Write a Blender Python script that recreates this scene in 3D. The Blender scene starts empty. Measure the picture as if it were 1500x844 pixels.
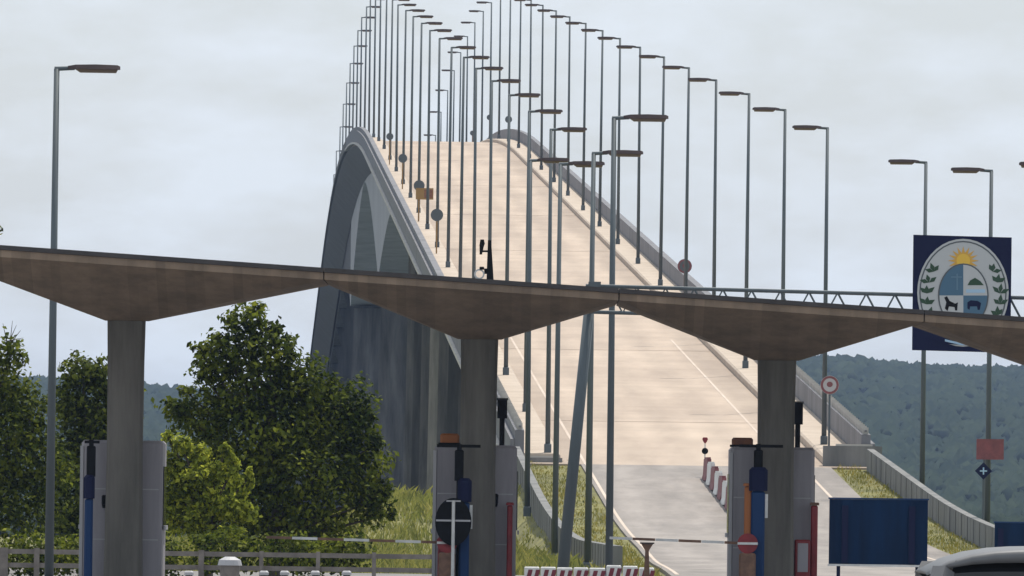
import bpy, math, random
import numpy as np
from mathutils import Vector, Matrix
random.seed(7); rng = np.random.default_rng(7)
SC = bpy.context.scene
COL = SC.collection
# ------------------------------------------------------------------ camera
F = 20000.0            # focal length in photo pixels (1500 wide), a long telephoto lens
CAMZ = 1.9
HOR = 712.0            # horizon row of the photo at its centre column
ROLL = 0.0135
cam = bpy.data.cameras.new('camera'); camo = bpy.data.objects.new('camera', cam); COL.objects.link(camo)
cam.sensor_fit = 'HORIZONTAL'; cam.sensor_width = 36.0; cam.lens = 36.0 * F / 1500.0
cam.clip_start = 1.0; cam.clip_end = 30000.0
pitch = math.atan((HOR - 422.0) / F)
camo.matrix_world = Matrix.Translation((0, 0, CAMZ)) @ Matrix.Rotation(math.pi / 2 + pitch, 4, 'X') @ Matrix.Rotation(ROLL, 4, 'Z')
SC.camera = camo
# ------------------------------------------------------------------ sky, sun, exposure
SUN_EL, SUN_AZ = math.radians(66), math.radians(26)     # azimuth measured from +Y (away from camera) towards +X
w = bpy.data.worlds.new('World'); SC.world = w; w.use_nodes = True
nt = w.node_tree; nt.nodes.clear()
def wn(t, **k):
    n = nt.nodes.new(t)
    for a, b in k.items(): setattr(n, a, b)
    return n
sky = wn('ShaderNodeTexSky', sky_type='NISHITA', sun_disc=False)
sky.sun_elevation = SUN_EL; sky.sun_rotation = SUN_AZ; sky.dust_density = 1.2; sky.ozone_density = 1.5
tc = wn('ShaderNodeTexCoord'); mp = wn('ShaderNodeMapping'); mp.inputs['Scale'].default_value = (62, 62, 150)
no = wn('ShaderNodeTexNoise'); no.inputs['Scale'].default_value = 1.0; no.inputs['Detail'].default_value = 5; no.inputs['Roughness'].default_value = 0.55
rp = wn('ShaderNodeValToRGB'); rp.color_ramp.elements[0].position = 0.38; rp.color_ramp.elements[1].position = 0.64
rp.color_ramp.elements[0].color = (.68, .68, .68, 1); rp.color_ramp.elements[1].color = (1, 1, 1, 1)
mx = wn('ShaderNodeMixRGB'); mx.inputs[2].default_value = (8.05, 8.65, 9.25, 1)
bg = wn('ShaderNodeBackground'); bg.inputs['Strength'].default_value = 0.1
out = wn('ShaderNodeOutputWorld')
L = nt.links.new
L(tc.outputs['Generated'], mp.inputs['Vector']); L(mp.outputs['Vector'], no.inputs['Vector']); L(no.outputs['Fac'], rp.inputs['Fac'])
L(rp.outputs['Color'], mx.inputs[0]); L(sky.outputs['Color'], mx.inputs[1]); L(mx.outputs['Color'], bg.inputs['Color']); L(bg.outputs['Background'], out.inputs['Surface'])
sl = bpy.data.lights.new('sun', 'SUN'); sl.energy = 4.3; sl.angle = math.radians(0.6); sl.color = (1.0, 0.93, 0.83)
so = bpy.data.objects.new('sun', sl); COL.objects.link(so)
sd = Vector((math.sin(SUN_AZ) * math.cos(SUN_EL), math.cos(SUN_AZ) * math.cos(SUN_EL), math.sin(SUN_EL)))
so.rotation_euler = (-sd).to_track_quat('-Z', 'Y').to_euler(); so.location = (0, 200, 300)
vs = SC.view_settings; vs.view_transform = 'Standard'; vs.look = 'None'; vs.exposure = 0.0; vs.gamma = 1.0; vs.use_curve_mapping = False
SC.cycles.use_denoising = True
SC.cycles.max_bounces = 6; SC.cycles.volume_bounces = 0; SC.cycles.transparent_max_bounces = 6

# ------------------------------------------------------------------ photo geometry helpers
def px(x, y, d):
    """photo pixel + distance -> world X, Z at that distance"""
    dx, dy = x - 750.0, y - 422.0
    xr, yr = dx + ROLL * dy, dy - ROLL * dx
    s = F / d
    return xr / s, CAMZ + (HOR - 422.0 - yr) / s
def zr(Y):                      # road level along the line
    if Y < 340: return 0.0
    if Y < 400: return .0447 / 120 * (Y - 340) ** 2
    z400 = .0447 * 30
    if Y < 900: return z400 + .0447 * (Y - 400)
    z900 = z400 + .0447 * 500
    if Y < 1300:
        t = (Y - 1100) / 200.0
        return z900 + .0447 * 100 * (1 - t * t)
    return z900 - .0447 * (Y - 1300)
def xc(Y): return 5.55 - .0207 * (Y - 440)          # bridge centre line
def smooth(a, b, x):
    t = np.clip((x - a) / (b - a), 0, 1); return t * t * (3 - 2 * t)
def ridge(X): return 25 + 11.5 * smooth(-100, 110, X) + 1.6 * np.sin(X / 37.0) + .7 * np.sin(X / 13.0)
zr_v = np.vectorize(zr)
def ground(X, Y):
    X = np.asarray(X, float); Y = np.asarray(Y, float)
    base = -0.09 + 0 * Y
    base = base - 15 * smooth(470, 880, Y) + 3.5 * smooth(1340, 1500, Y)
    base = base + (ridge(X) + 11.5) * smooth(2100, 4700, Y)
    base = base - 6 * smooth(4800, 7000, Y)
    off = X - xc(Y)
    side = np.where(off > 0, off - 6.5, -off - 5.75)
    e = zr_v(Y) - .06 - np.maximum(0, side) * .55 - .4 * smooth(0, .5, side)
    e = np.where(Y > 436, e - (Y - 436) * .7, e)
    m1 = 1.55 * np.exp(-(((X + 2.6) / 2.7) ** 2 + ((Y - 352) / 26) ** 2) ** 1.3)
    m1 = m1 * smooth(-7.0, -9.5, -np.abs(off) * 0 + np.minimum(0, off)) 
    return np.maximum(base, np.where((Y > 335) & (Y < 480), e, -99)) + m1
def gz(X, Y): return float(ground(np.array([X]), np.array([Y]))[0])

# ------------------------------------------------------------------ materials
MATS = {}
def mat(name, col, rough=.8, var=.0, vscale=3.0, col2=None, metal=0.0, bump=0.0, bscale=40.0, streak=False, island=0.0, transl=0.0, stretch=None, spec=None):
    if name in MATS: return MATS[name]
    m = bpy.data.materials.new(name); m.use_nodes = True; MATS[name] = m
    n = m.node_tree.nodes; lk = m.node_tree.links.new
    b = n['Principled BSDF']; b.inputs['Roughness'].default_value = rough; b.inputs['Metallic'].default_value = metal
    if spec is not None: b.inputs['Specular IOR Level'].default_value = spec
    b.inputs['Base Color'].default_value = (*col, 1)
    last = None
    g = n.new('ShaderNodeNewGeometry')
    if var > 0 or col2:
        c2 = col2 or tuple(max(0, c * (1 - var)) for c in col)
        mpn = n.new('ShaderNodeMapping'); lk(g.outputs['Position'], mpn.inputs['Vector'])
        mpn.inputs['Scale'].default_value = stretch or ((1, 1, .12) if streak else (1, 1, 1))
        nz = n.new('ShaderNodeTexNoise'); nz.inputs['Scale'].default_value = vscale; nz.inputs['Detail'].default_value = 6; nz.inputs['Roughness'].default_value = .65
        lk(mpn.outputs['Vector'], nz.inputs['Vector'])
        r = n.new('ShaderNodeValToRGB'); r.color_ramp.elements[0].position = .36; r.color_ramp.elements[1].position = .66
        r.color_ramp.elements[0].color = (*c2, 1); r.color_ramp.elements[1].color = (*col, 1)
        lk(nz.outputs['Fac'], r.inputs['Fac']); last = r.outputs['Color']
    if island > 0:
        mr = n.new('ShaderNodeMapRange'); lk(g.outputs['Random Per Island'], mr.inputs['Value'])
        mr.inputs['To Min'].default_value = 1 - island; mr.inputs['To Max'].default_value = 1 + island
        hs = n.new('ShaderNodeHueSaturation'); lk(mr.outputs['Result'], hs.inputs['Value'])
        mh = n.new('ShaderNodeMapRange'); lk(g.outputs['Random Per Island'], mh.inputs['Value'])
        mh.inputs['To Min'].default_value = .52; mh.inputs['To Max'].default_value = .475; lk(mh.outputs['Result'], hs.inputs['Hue'])
        if last: lk(last, hs.inputs['Color'])
        else: hs.inputs['Color'].default_value = (*col, 1)
        last = hs.outputs['Color']
    if last: lk(last, b.inputs['Base Color'])
    if bump > 0:
        nb = n.new('ShaderNodeTexNoise'); nb.inputs['Scale'].default_value = bscale; nb.inputs['Detail'].default_value = 4
        lk(g.outputs['Position'], nb.inputs['Vector'])
        bp = n.new('ShaderNodeBump'); bp.inputs['Strength'].default_value = bump; bp.inputs['Distance'].default_value = .02
        lk(nb.outputs['Fac'], bp.inputs['Height']); lk(bp.outputs['Normal'], b.inputs['Normal'])
    if transl > 0:
        t = n.new('ShaderNodeBsdfTranslucent'); ms = n.new('ShaderNodeMixShader'); ms.inputs[0].default_value = transl
        if last: lk(last, t.inputs['Color'])
        else: t.inputs['Color'].default_value = (*col, 1)
        lk(b.outputs['BSDF'], ms.inputs[1]); lk(t.outputs['BSDF'], ms.inputs[2]); lk(ms.outputs['Shader'], n['Material Output'].inputs['Surface'])
    return m
M_deck = mat('deck_concrete', (.485, .395, .315), .9, vscale=.35, col2=(.375, .30, .24), bump=.2, bscale=6, stretch=(1.2, .12, 1))
def wear(m, tracks=(-2.4, -.9, .9, 2.4)):
    """tyre tracks, transverse tining bands and stains worn into the slab"""
    n = m.node_tree.nodes; lk = m.node_tree.links.new; b = n['Principled BSDF']
    src = b.inputs['Base Color'].links[0].from_socket
    g = n.new('ShaderNodeNewGeometry'); sp = n.new('ShaderNodeSeparateXYZ'); lk(g.outputs['Position'], sp.inputs[0])
    a = n.new('ShaderNodeMath'); a.operation = 'MULTIPLY_ADD'; a.inputs[1].default_value = .0207; lk(sp.outputs['Y'], a.inputs[0]); lk(sp.outputs['X'], a.inputs[2])
    u = n.new('ShaderNodeMath'); u.operation = 'ADD'; u.inputs[1].default_value = -(5.55 + .0207 * 440); lk(a.outputs[0], u.inputs[0])
    w1 = n.new('ShaderNodeMath'); w1.operation = 'MULTIPLY'; w1.inputs[1].default_value = math.pi * 2 / 1.7; lk(u.outputs[0], w1.inputs[0])
    c = n.new('ShaderNodeMath'); c.operation = 'COSINE'; lk(w1.outputs[0], c.inputs[0])
    mr = n.new('ShaderNodeMapRange'); mr.inputs['From Min'].default_value = -1; mr.inputs['To Min'].default_value = 1.03; mr.inputs['To Max'].default_value = .93; lk(c.outputs[0], mr.inputs['Value'])
    cv = n.new('ShaderNodeCombineXYZ'); v1 = n.new('ShaderNodeMath'); v1.operation = 'MULTIPLY'; v1.inputs[1].default_value = .12; lk(u.outputs[0], v1.inputs[0]); lk(v1.outputs[0], cv.inputs[0])
    v2 = n.new('ShaderNodeMath'); v2.operation = 'MULTIPLY'; v2.inputs[1].default_value = .22; lk(sp.outputs['Y'], v2.inputs[0]); lk(v2.outputs[0], cv.inputs[1])
    nz = n.new('ShaderNodeTexNoise'); nz.inputs['Scale'].default_value = 1.0; nz.inputs['Detail'].default_value = 6; nz.inputs['Roughness'].default_value = .7; lk(cv.outputs[0], nz.inputs['Vector'])
    m2 = n.new('ShaderNodeMapRange'); m2.inputs['From Min'].default_value = .3; m2.inputs['From Max'].default_value = .7; m2.inputs['To Min'].default_value = .86; m2.inputs['To Max'].default_value = 1.07; lk(nz.outputs['Fac'], m2.inputs['Value'])
    # dirt gathered along the shoulders
    ab = n.new('ShaderNodeMath'); ab.operation = 'ABSOLUTE'; lk(u.outputs[0], ab.inputs[0])
    m3 = n.new('ShaderNodeMapRange'); m3.inputs['From Min'].default_value = 3.0; m3.inputs['From Max'].default_value = 3.9; m3.inputs['To Min'].default_value = 1; m3.inputs['To Max'].default_value = .84; lk(ab.outputs[0], m3.inputs['Value'])
    p1 = n.new('ShaderNodeMath'); p1.operation = 'MULTIPLY'; lk(mr.outputs[0], p1.inputs[0]); lk(m2.outputs[0], p1.inputs[1])
    p2 = n.new('ShaderNodeMath'); p2.operation = 'MULTIPLY'; lk(p1.outputs[0], p2.inputs[0]); lk(m3.outputs[0], p2.inputs[1])
    mul = n.new('ShaderNodeVectorMath'); mul.operation = 'SCALE'; lk(src, mul.inputs[0]); lk(p2.outputs[0], mul.inputs['Scale']); lk(mul.outputs[0], b.inputs['Base Color'])
wear(M_deck)
M_walk = mat('footway_concrete', (.50, .425, .35), .9, vscale=.6, col2=(.40, .335, .27), bump=.2, bscale=6)
M_apron = mat('apron_concrete', (.315, .285, .262), .9, vscale=.6, col2=(.215, .195, .18), bump=.2, bscale=6, stretch=(1.6, .25, 1))
M_shade = mat('shaded_concrete', (.125, .125, .12), .95, vscale=.8, col2=(.08, .08, .077), streak=True)  # shade under the overhang and on the far flank, put into the colour
wear(M_apron)
M_joint = mat('joint_seal', (.43, .35, .28), .9)
M_par = mat('parapet_concrete', (.20, .203, .218), .9, vscale=.9, col2=(.135, .138, .152), streak=True)
M_edge = mat('edge_concrete', (.52, .50, .47), .9, vscale=.7, col2=(.40, .39, .37))
M_gird = mat('girder_concrete', (.42, .42, .42), .9, vscale=.5, col2=(.31, .31, .315), streak=True)
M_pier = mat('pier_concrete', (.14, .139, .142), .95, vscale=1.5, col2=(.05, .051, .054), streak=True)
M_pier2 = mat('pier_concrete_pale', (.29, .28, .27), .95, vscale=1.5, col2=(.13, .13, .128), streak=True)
M_pier3 = mat('pier_concrete_dark', (.075, .076, .08), .95, vscale=1.5, col2=(.03, .031, .034), streak=True)  # darkest of the alternating pier tones, used on every far pier
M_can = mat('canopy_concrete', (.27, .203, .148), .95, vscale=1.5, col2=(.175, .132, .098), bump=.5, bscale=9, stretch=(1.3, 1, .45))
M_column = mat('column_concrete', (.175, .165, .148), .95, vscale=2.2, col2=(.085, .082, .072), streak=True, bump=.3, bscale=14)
def boards(m, period, amt):
    """faint marks left by the formwork boards"""
    n = m.node_tree.nodes; lk = m.node_tree.links.new; b = n['Principled BSDF']; src = b.inputs['Base Color'].links[0].from_socket
    g = n.new('ShaderNodeNewGeometry'); sp = n.new('ShaderNodeSeparateXYZ'); lk(g.outputs['Position'], sp.inputs[0])
    dv = n.new('ShaderNodeMath'); dv.operation = 'DIVIDE'; dv.inputs[1].default_value = period; lk(sp.outputs['X'], dv.inputs[0])
    fl = n.new('ShaderNodeMath'); fl.operation = 'FLOOR'; lk(dv.outputs[0], fl.inputs[0])
    wn_ = n.new('ShaderNodeTexWhiteNoise'); wn_.noise_dimensions = '1D'; lk(fl.outputs[0], wn_.inputs['W'])
    mr = n.new('ShaderNodeMapRange'); mr.inputs['To Min'].default_value = 1 - amt; mr.inputs['To Max'].default_value = 1 + amt; lk(wn_.outputs['Value'], mr.inputs['Value'])
    ml = n.new('ShaderNodeVectorMath'); ml.operation = 'SCALE'; lk(src, ml.inputs[0]); lk(mr.outputs[0], ml.inputs['Scale']); lk(ml.outputs[0], b.inputs['Base Color'])
boards(M_can, .16, .12); boards(M_column, .11, .13)
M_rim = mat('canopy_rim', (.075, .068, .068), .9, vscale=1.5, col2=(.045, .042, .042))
M_booth = mat('booth_panel', (.36, .345, .375), .7, vscale=1.6, col2=(.24, .23, .25), streak=True)
M_boothtrim = mat('booth_trim', (.42, .42, .44), .6)
M_pole = mat('galvanised_steel', (.115, .14, .155), .6, vscale=1.5, col2=(.075, .095, .108), metal=.25, streak=True)
M_head = mat('lamp_head_brown', (.055, .032, .03), .6, vscale=4, col2=(.04, .024, .024))
M_lens = mat('lamp_lens', (.16, .12, .085), .4)
M_black = mat('black_paint', (.006, .0065, .007), .7, spec=.15)
M_white = mat('white_paint', (.72, .72, .71), .6, vscale=5, col2=(.55, .55, .54))
M_line = mat('road_paint', (.56, .48, .405), .8, vscale=.3, col2=(.47, .385, .315))
M_red = mat('red_paint', (.27, .025, .03), .6, vscale=4, col2=(.17, .018, .022))
M_maroon = mat('maroon_paint', (.16, .02, .035), .6)
M_redfade = mat('faded_red', (.24, .075, .08), .7, vscale=4, col2=(.16, .055, .06))
M_orange = mat('orange_plastic', (.36, .12, .03), .6)
M_ochre = mat('ochre_paint', (.30, .175, .05), .6)
M_yellow = mat('yellow_paint', (.75, .48, .06), .6)
M_blue = mat('blue_paint', (.002, .022, .07), .7, vscale=3, col2=(.0015, .013, .042), streak=True, spec=.15)
M_blue2 = mat('blue_steel', (.012, .042, .125), .6, spec=.2)
M_navy = mat('navy_board', (.007, .011, .045), .7, spec=.2)
M_brown = mat('brown_box', (.26, .115, .06), .7, vscale=8, col2=(.17, .07, .04))
M_rust = mat('rusty_steel', (.23, .13, .085), .8, vscale=8, col2=(.13, .075, .055))
M_rail = mat('weathered_rail', (.24, .215, .195), .8, vscale=3, col2=(.14, .125, .115))
M_oval = mat('emblem_ivory', (.46, .48, .49), .6)
M_shieldblue = mat('emblem_blue', (.06, .14, .22), .6)
M_scale = mat('emblem_scales', (.11, .20, .28), .6)
M_green = mat('emblem_green', (.02, .06, .03), .6)
M_sunc = mat('emblem_gold', (.62, .36, .07), .7)
M_ribbon = mat('emblem_ribbon', (.35, .52, .68), .6)
M_glass = mat('dark_glass', (.01, .012, .015), .08)
M_carpaint = mat('silver_paint', (.13, .135, .145), .5, metal=.1)
M_tyre = mat('rubber', (.02, .02, .02), .85)
M_disc = mat('sign_back', (.085, .10, .11), .6)
M_bark = mat('bark', (.09, .07, .05), .95, vscale=8, col2=(.05, .04, .03), streak=True)
M_leafD = mat('leaf_dark', (.15, .185, .018), .7, island=.85, transl=.45, vscale=1.1, col2=(.036, .06, .009), spec=.12)
M_leafL = mat('leaf_light', (.42, .48, .06), .7, island=.8, transl=.5, vscale=1.6, col2=(.09, .12, .014), spec=.12)
M_leafM = mat('leaf_mid', (.17, .21, .03), .7, island=.8, transl=.45, vscale=1.0, col2=(.03, .05, .011), spec=.12)
M_grass = mat('grass_blade', (.33, .31, .075), .8, island=.5, transl=.4, vscale=.35, col2=(.19, .22, .05))
M_dry = mat('verge_blade', (.34, .29, .055), .8, island=.4, transl=.35, vscale=.3, col2=(.21, .22, .045))
M_forest = mat('far_foliage', (.039, .053, .030), 1.0, island=.0, vscale=.04, col2=(.017, .026, .018), spec=0.0)
M_wall = mat('guard_wall_concrete', (.22, .22, .215), .95, vscale=1.2, col2=(.13, .135, .135), streak=True, bump=.3, bscale=10)
def terrain_material():
    m = bpy.data.materials.new('terrain'); m.use_nodes = True
    n = m.node_tree.nodes; lk = m.node_tree.links.new; b = n['Principled BSDF']; b.inputs['Roughness'].default_value = .95
    g = n.new('ShaderNodeNewGeometry'); sp = n.new('ShaderNodeSeparateXYZ'); lk(g.outputs['Position'], sp.inputs[0])
    nz = n.new('ShaderNodeTexNoise'); nz.inputs['Scale'].default_value = .6; nz.inputs['Detail'].default_value = 7; lk(g.outputs['Position'], nz.inputs['Vector'])
    r = n.new('ShaderNodeValToRGB'); e = r.color_ramp.elements
    e[0].position = .35; e[0].color = (.10, .10, .035, 1); e[1].position = .68; e[1].color = (.20, .19, .06, 1)
    lk(nz.outputs['Fac'], r.inputs[0])
    m1 = n.new('ShaderNodeMapRange'); m1.inputs['From Min'].default_value = 900; m1.inputs['From Max'].default_value = 1400; lk(sp.outputs['Y'], m1.inputs['Value'])
    mix = n.new('ShaderNodeMixRGB'); mix.inputs[2].default_value = (.03, .038, .028, 1); lk(m1.outputs[0], mix.inputs[0]); lk(r.outputs[0], mix.inputs[1])
    lk(mix.outputs[0], b.inputs['Base Color']); return m
M_terrain = terrain_material()
M_pave = mat('plaza_concrete', (.22, .21, .20), .9, vscale=.6, col2=(.14, .135, .13), bump=.2, bscale=8)
M_water = mat('river_water', (.06, .08, .08), .12)

# ------------------------------------------------------------------ mesh helpers
class MB:
    def __init__(s): s.v = []; s.f = []
    def add(s, vs, fs):
        o = len(s.v); s.v += [tuple(v) for v in vs]; s.f += [tuple(i + o for i in f) for f in fs]; return s
    def box(s, x0, x1, y0, y1, z0, z1):
        return s.add([(x0,y0,z0),(x1,y0,z0),(x1,y1,z0),(x0,y1,z0),(x0,y0,z1),(x1,y0,z1),(x1,y1,z1),(x0,y1,z1)],
                     [(0,3,2,1),(4,5,6,7),(0,1,5,4),(1,2,6,5),(2,3,7,6),(3,0,4,7)])
    def prism(s, pts, y0, y1):            # polygon in XZ (counter-clockwise seen from -Y), extruded along Y
        n = len(pts)
        vs = [(p[0], y0, p[1]) for p in pts] + [(p[0], y1, p[1]) for p in pts]
        return s.add(vs, [tuple(range(n)), tuple(range(2*n-1, n-1, -1))] + [(i+n, (i+1) % n + n, (i+1) % n, i) for i in range(n)])
    def cham(s, x0, x1, y0, y1, z0, z1, c):    # box with chamfered vertical and top edges
        def ring(d, z): return [(x0+d+c,y0+d,z),(x1-d-c,y0+d,z),(x1-d,y0+d+c,z),(x1-d,y1-d-c,z),(x1-d-c,y1-d,z),(x0+d+c,y1-d,z),(x0+d,y1-d-c,z),(x0+d,y0+d+c,z)]
        vs = ring(0, z0) + ring(0, z1 - c) + ring(c * .9, z1)
        fs = [tuple(range(7, -1, -1)), tuple(range(16, 24))]
        for k in (0, 8):
            for i in range(8): fs.append((k+i, k+(i+1) % 8, k+8+(i+1) % 8, k+8+i))
        return s.add(vs, fs)
    def tube(s, p0, p1, r0, r1=None, n=8):
        r1 = r0 if r1 is None else r1
        p0 = Vector(p0); p1 = Vector(p1); d = (p1 - p0).normalized()
        a = d.cross(Vector((0, 0, 1)) if abs(d.z) < .95 else Vector((1, 0, 0))).normalized(); b = d.cross(a)
        vs = []
        for p, r in ((p0, r0), (p1, r1)):
            for i in range(n):
                t = 2 * math.pi * i / n; vs.append(p + a * (math.cos(t) * r) + b * (math.sin(t) * r))
        return s.add(vs, [(i, (i+1) % n, n + (i+1) % n, n + i) for i in range(n)] + [tuple(range(n-1, -1, -1)), tuple(range(n, 2*n))])
    def ell(s, cx, cz, rx, rz, y0, y1, n=28): return s.prism([(cx + rx*math.cos(2*math.pi*i/n), cz + rz*math.sin(2*math.pi*i/n)) for i in range(n)], y0, y1)
    def build(s, name, m, parent=None, smooth_=False):
        me = bpy.data.meshes.new(name); me.from_pydata(s.v, [], s.f); me.update()
        if smooth_: me.polygons.foreach_set('use_smooth', [True] * len(me.polygons))
        me.materials.append(m); o = bpy.data.objects.new(name, me); COL.objects.link(o)
        if parent: o.parent = parent
        return o
def mk(): return MB()
def tag(o, label=None, cat=None, group=None, kind=None):
    if label: o['label'] = label
    if cat: o['category'] = cat
    if group: o['group'] = group
    if kind: o['kind'] = kind
    return o
def empty(name, loc, rz=0):
    o = bpy.data.objects.new(name, None); COL.objects.link(o); o.location = loc; o.rotation_euler = (0, 0, rz); o.empty_display_size = .3; return o
def copy_tree(o, parent=None):
    c = o.copy(); COL.objects.link(c); c.parent = parent
    for ch in list(o.children): copy_tree(ch, c)
    return c
def np_mesh(name, V, T, m, parent=None):
    me = bpy.data.meshes.new(name)
    me.vertices.add(len(V)); me.vertices.foreach_set('co', V.astype(np.float32).ravel())
    k = T.shape[1]
    me.loops.add(T.size); me.loops.foreach_set('vertex_index', T.astype(np.int32).ravel())
    me.polygons.add(len(T)); me.polygons.foreach_set('loop_start', np.arange(0, T.size, k, dtype=np.int32))
    me.update(calc_edges=True); me.validate()
    me.materials.append(m); o = bpy.data.objects.new(name, me); COL.objects.link(o)
    if parent: o.parent = parent
    return o
def loft(name, prof, stations, m, parent=None, cap=True, xf=xc, zf=zr):
    """closed profile [(u, dz)] swept along the road line"""
    b = mk(); n = 0; vs = []; fs = []
    for Y in stations:
        p = prof(Y) if callable(prof) else prof
        n = len(p)
        vs += [(xf(Y) + u, Y, zf(Y) + dz) for u, dz in p]
    for k in range(len(stations) - 1):
        for i in range(n): fs.append((k*n+i, k*n+(i+1) % n, (k+1)*n+(i+1) % n, (k+1)*n+i))
    if cap: fs += [tuple(range(n-1, -1, -1)), tuple(range((len(stations)-1)*n, len(stations)*n))]
    return b.add(vs, fs).build(name, m, parent)
def frange(a, b, st):
    n = max(1, int(round((b - a) / st))); return [a + (b - a) * i / n for i in range(n + 1)]

# ================================================================== SETTING
xs = np.unique(np.concatenate([np.linspace(-3600, -400, 12), np.linspace(-400, -60, 24), np.linspace(-60, -14, 16), np.arange(-14, 22, .6), np.linspace(22, 60, 12), np.linspace(60, 400, 24), np.linspace(400, 3600, 12)]))
ys = np.unique(np.concatenate([np.arange(-60, 290, 25), np.arange(290, 470, 2.0), np.linspace(470, 1000, 30), np.linspace(1000, 2000, 15), np.linspace(2000, 5000, 40), np.linspace(5000, 9000, 12)]))
GX, GY = np.meshgrid(xs, ys); GZ = ground(GX, GY)
nx, ny = len(xs), len(ys)
idx = np.arange(nx * ny).reshape(ny, nx)
T = np.stack([idx[:-1, :-1].ravel(), idx[:-1, 1:].ravel(), idx[1:, 1:].ravel(), idx[1:, :-1].ravel()], 1)
tag(np_mesh('ground', np.stack([GX.ravel(), GY.ravel(), GZ.ravel()], 1), T, M_terrain), kind='structure')
b = mk().box(-3500, 3500, 860, 1360, -14.9, -13.6); tag(b.build('river', M_water), kind='structure')
b = mk().box(-60, 60, -40, 288, -.3, .02); tag(b.build('plaza_pavement', M_pave), kind='structure')
# approach road: from the plaza up to the bridge, widening towards the plaza
def left_off(Y): return -3.55 - 1.6 * max(0, (370 - Y) / 80.0) ** 1.3
def right_off(Y): return 4.3 + 1.3 * max(0, (400 - Y) / 110.0)
loft('approach_road', lambda Y: [(left_off(Y), -.3), (right_off(Y), -.3), (right_off(Y), 0), (left_off(Y), 0)], frange(288.01, 428.48, 4), M_apron)
tag(bpy.data.objects['approach_road'], kind='structure')
for off in ((lambda Y: left_off(Y) + .12), (lambda Y: right_off(Y) - .95)):
    o = loft('edge_line', lambda Y: [(off(Y), .002), (off(Y) + .09, .002), (off(Y) + .09, .006), (off(Y), .006)], frange(300, 428.4, 4), M_line, bpy.data.objects['approach_road'])

# ================================================================== BRIDGE
Y0 = 428.5; Y1 = 1900.0
bridge = tag(empty('road_bridge', (0, 0, 0)), 'long humped concrete road bridge with grey parapets and tall dark piers', 'bridge')
ST = frange(Y0, Y1, 11)
loft('deck_slab', [(-5.6, -.4), (5.6, -.4), (5.6, 0), (-5.6, 0)], ST, M_deck, bridge)
YW = 430.0
STW = frange(YW, Y1, 11)
for sg in (-1, 1):
    def mir(p): return [(sg * u, dz) for u, dz in (p if sg > 0 else p[::-1])]
    loft('footway', mir([(4.16, .002), (5.30, .002), (5.30, .26), (4.22, .26), (4.16, .20)]), STW, M_walk, bridge)
    par = loft('parapet', mir([(5.31, .003), (5.60, .003), (5.60, .98), (5.31, .98)]), STW, M_par, bridge)
    loft('handrail', mir([(5.41, 1.07), (5.48, 1.07), (5.48, 1.13), (5.41, 1.13)]), frange(YW, 488, 8), M_par, par)
    for ya, yb, ma, mb in ((Y0, 1060, M_par, M_edge), (1060.1, Y1, M_shade, M_shade)):  # past the crest the flank's shade is painted in as darker concrete
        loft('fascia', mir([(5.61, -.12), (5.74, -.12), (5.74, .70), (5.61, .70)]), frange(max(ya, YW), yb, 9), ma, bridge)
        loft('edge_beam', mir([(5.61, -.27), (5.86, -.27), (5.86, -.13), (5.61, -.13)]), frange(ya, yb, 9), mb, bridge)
    loft('shade_cantilever', mir([(5.70, -.42), (5.70, -.45), (4.06, -2.25), (4.06, -.42)][::-1]), frange(440, Y1, 11), M_shade, bridge)  # soffit added with a dark colour for the shadow below the deck overhang
    # rail posts: near ones singly, the rest together
    pm = None; far = mk(); Y = YW + .3; k = 0
    while Y < 487:
        X = xc(Y) + sg * 5.45; Z = zr(Y)
        if True:
            if pm is None:
                o = mk().box(-.09, .09, -.16, .16, .979, 1.2).build('rail_post', M_edge, par); pm = o.data
            else:
                o = bpy.data.objects.new('rail_post', pm); COL.objects.link(o); o.parent = par
            o.location = (X, Y, Z)
        k += 1; Y += 1.25
    # cross wall that closes the footway at the bridge end
    x0, x1 = sorted((xc(YW) + sg * 4.1, xc(YW) + sg * (5.95 if sg > 0 else 5.55))); hw_ = .62 if sg > 0 else .12
    ew = mk().box(x0, x1, YW - .52, YW - .01, zr(YW) - .8, zr(YW) + hw_).build('end_wall', M_wall, bridge)
    mk().box(x0 + .4, x1 - .3, YW - .50, YW - .05, zr(YW) + hw_ + .002, zr(YW) + hw_ + .06).build('coping', M_edge, ew)
    # painted edge line
    u = -3.45 if sg < 0 else 2.95
    loft('edge_line', [(u, .003), (u + .09, .003), (u + .09, .007), (u, .007)], frange(Y0, 545, 8), M_line, bridge)
for Y in frange(Y0 + 34, 1090, 72):
    mk().box(xc(Y) - 4.12, xc(Y) + 4.12, Y - .035, Y + .035, zr(Y) + .002, zr(Y) + .008).build('expansion_joint', M_joint, bridge)
# girders: approach viaducts and the haunched main spans
def depth(Y):
    d = 2.3
    for yp in (975.0, 1195.0):
        t = max(0.0, 1 - abs(Y - yp) / 108.0); d = max(d, 2.3 + 7.6 * t ** 1.45)
    return d
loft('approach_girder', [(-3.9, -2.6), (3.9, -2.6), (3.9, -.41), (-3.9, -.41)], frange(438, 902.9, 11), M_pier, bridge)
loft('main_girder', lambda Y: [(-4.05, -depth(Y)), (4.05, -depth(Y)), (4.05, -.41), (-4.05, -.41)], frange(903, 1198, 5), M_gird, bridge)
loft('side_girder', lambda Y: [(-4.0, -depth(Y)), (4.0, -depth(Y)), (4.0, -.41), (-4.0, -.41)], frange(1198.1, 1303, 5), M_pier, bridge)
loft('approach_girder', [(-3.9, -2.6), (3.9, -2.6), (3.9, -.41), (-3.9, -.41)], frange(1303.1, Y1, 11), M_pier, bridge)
pier_y = frange(472, 862, 32) + frange(1310, 1880, 34)
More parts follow.
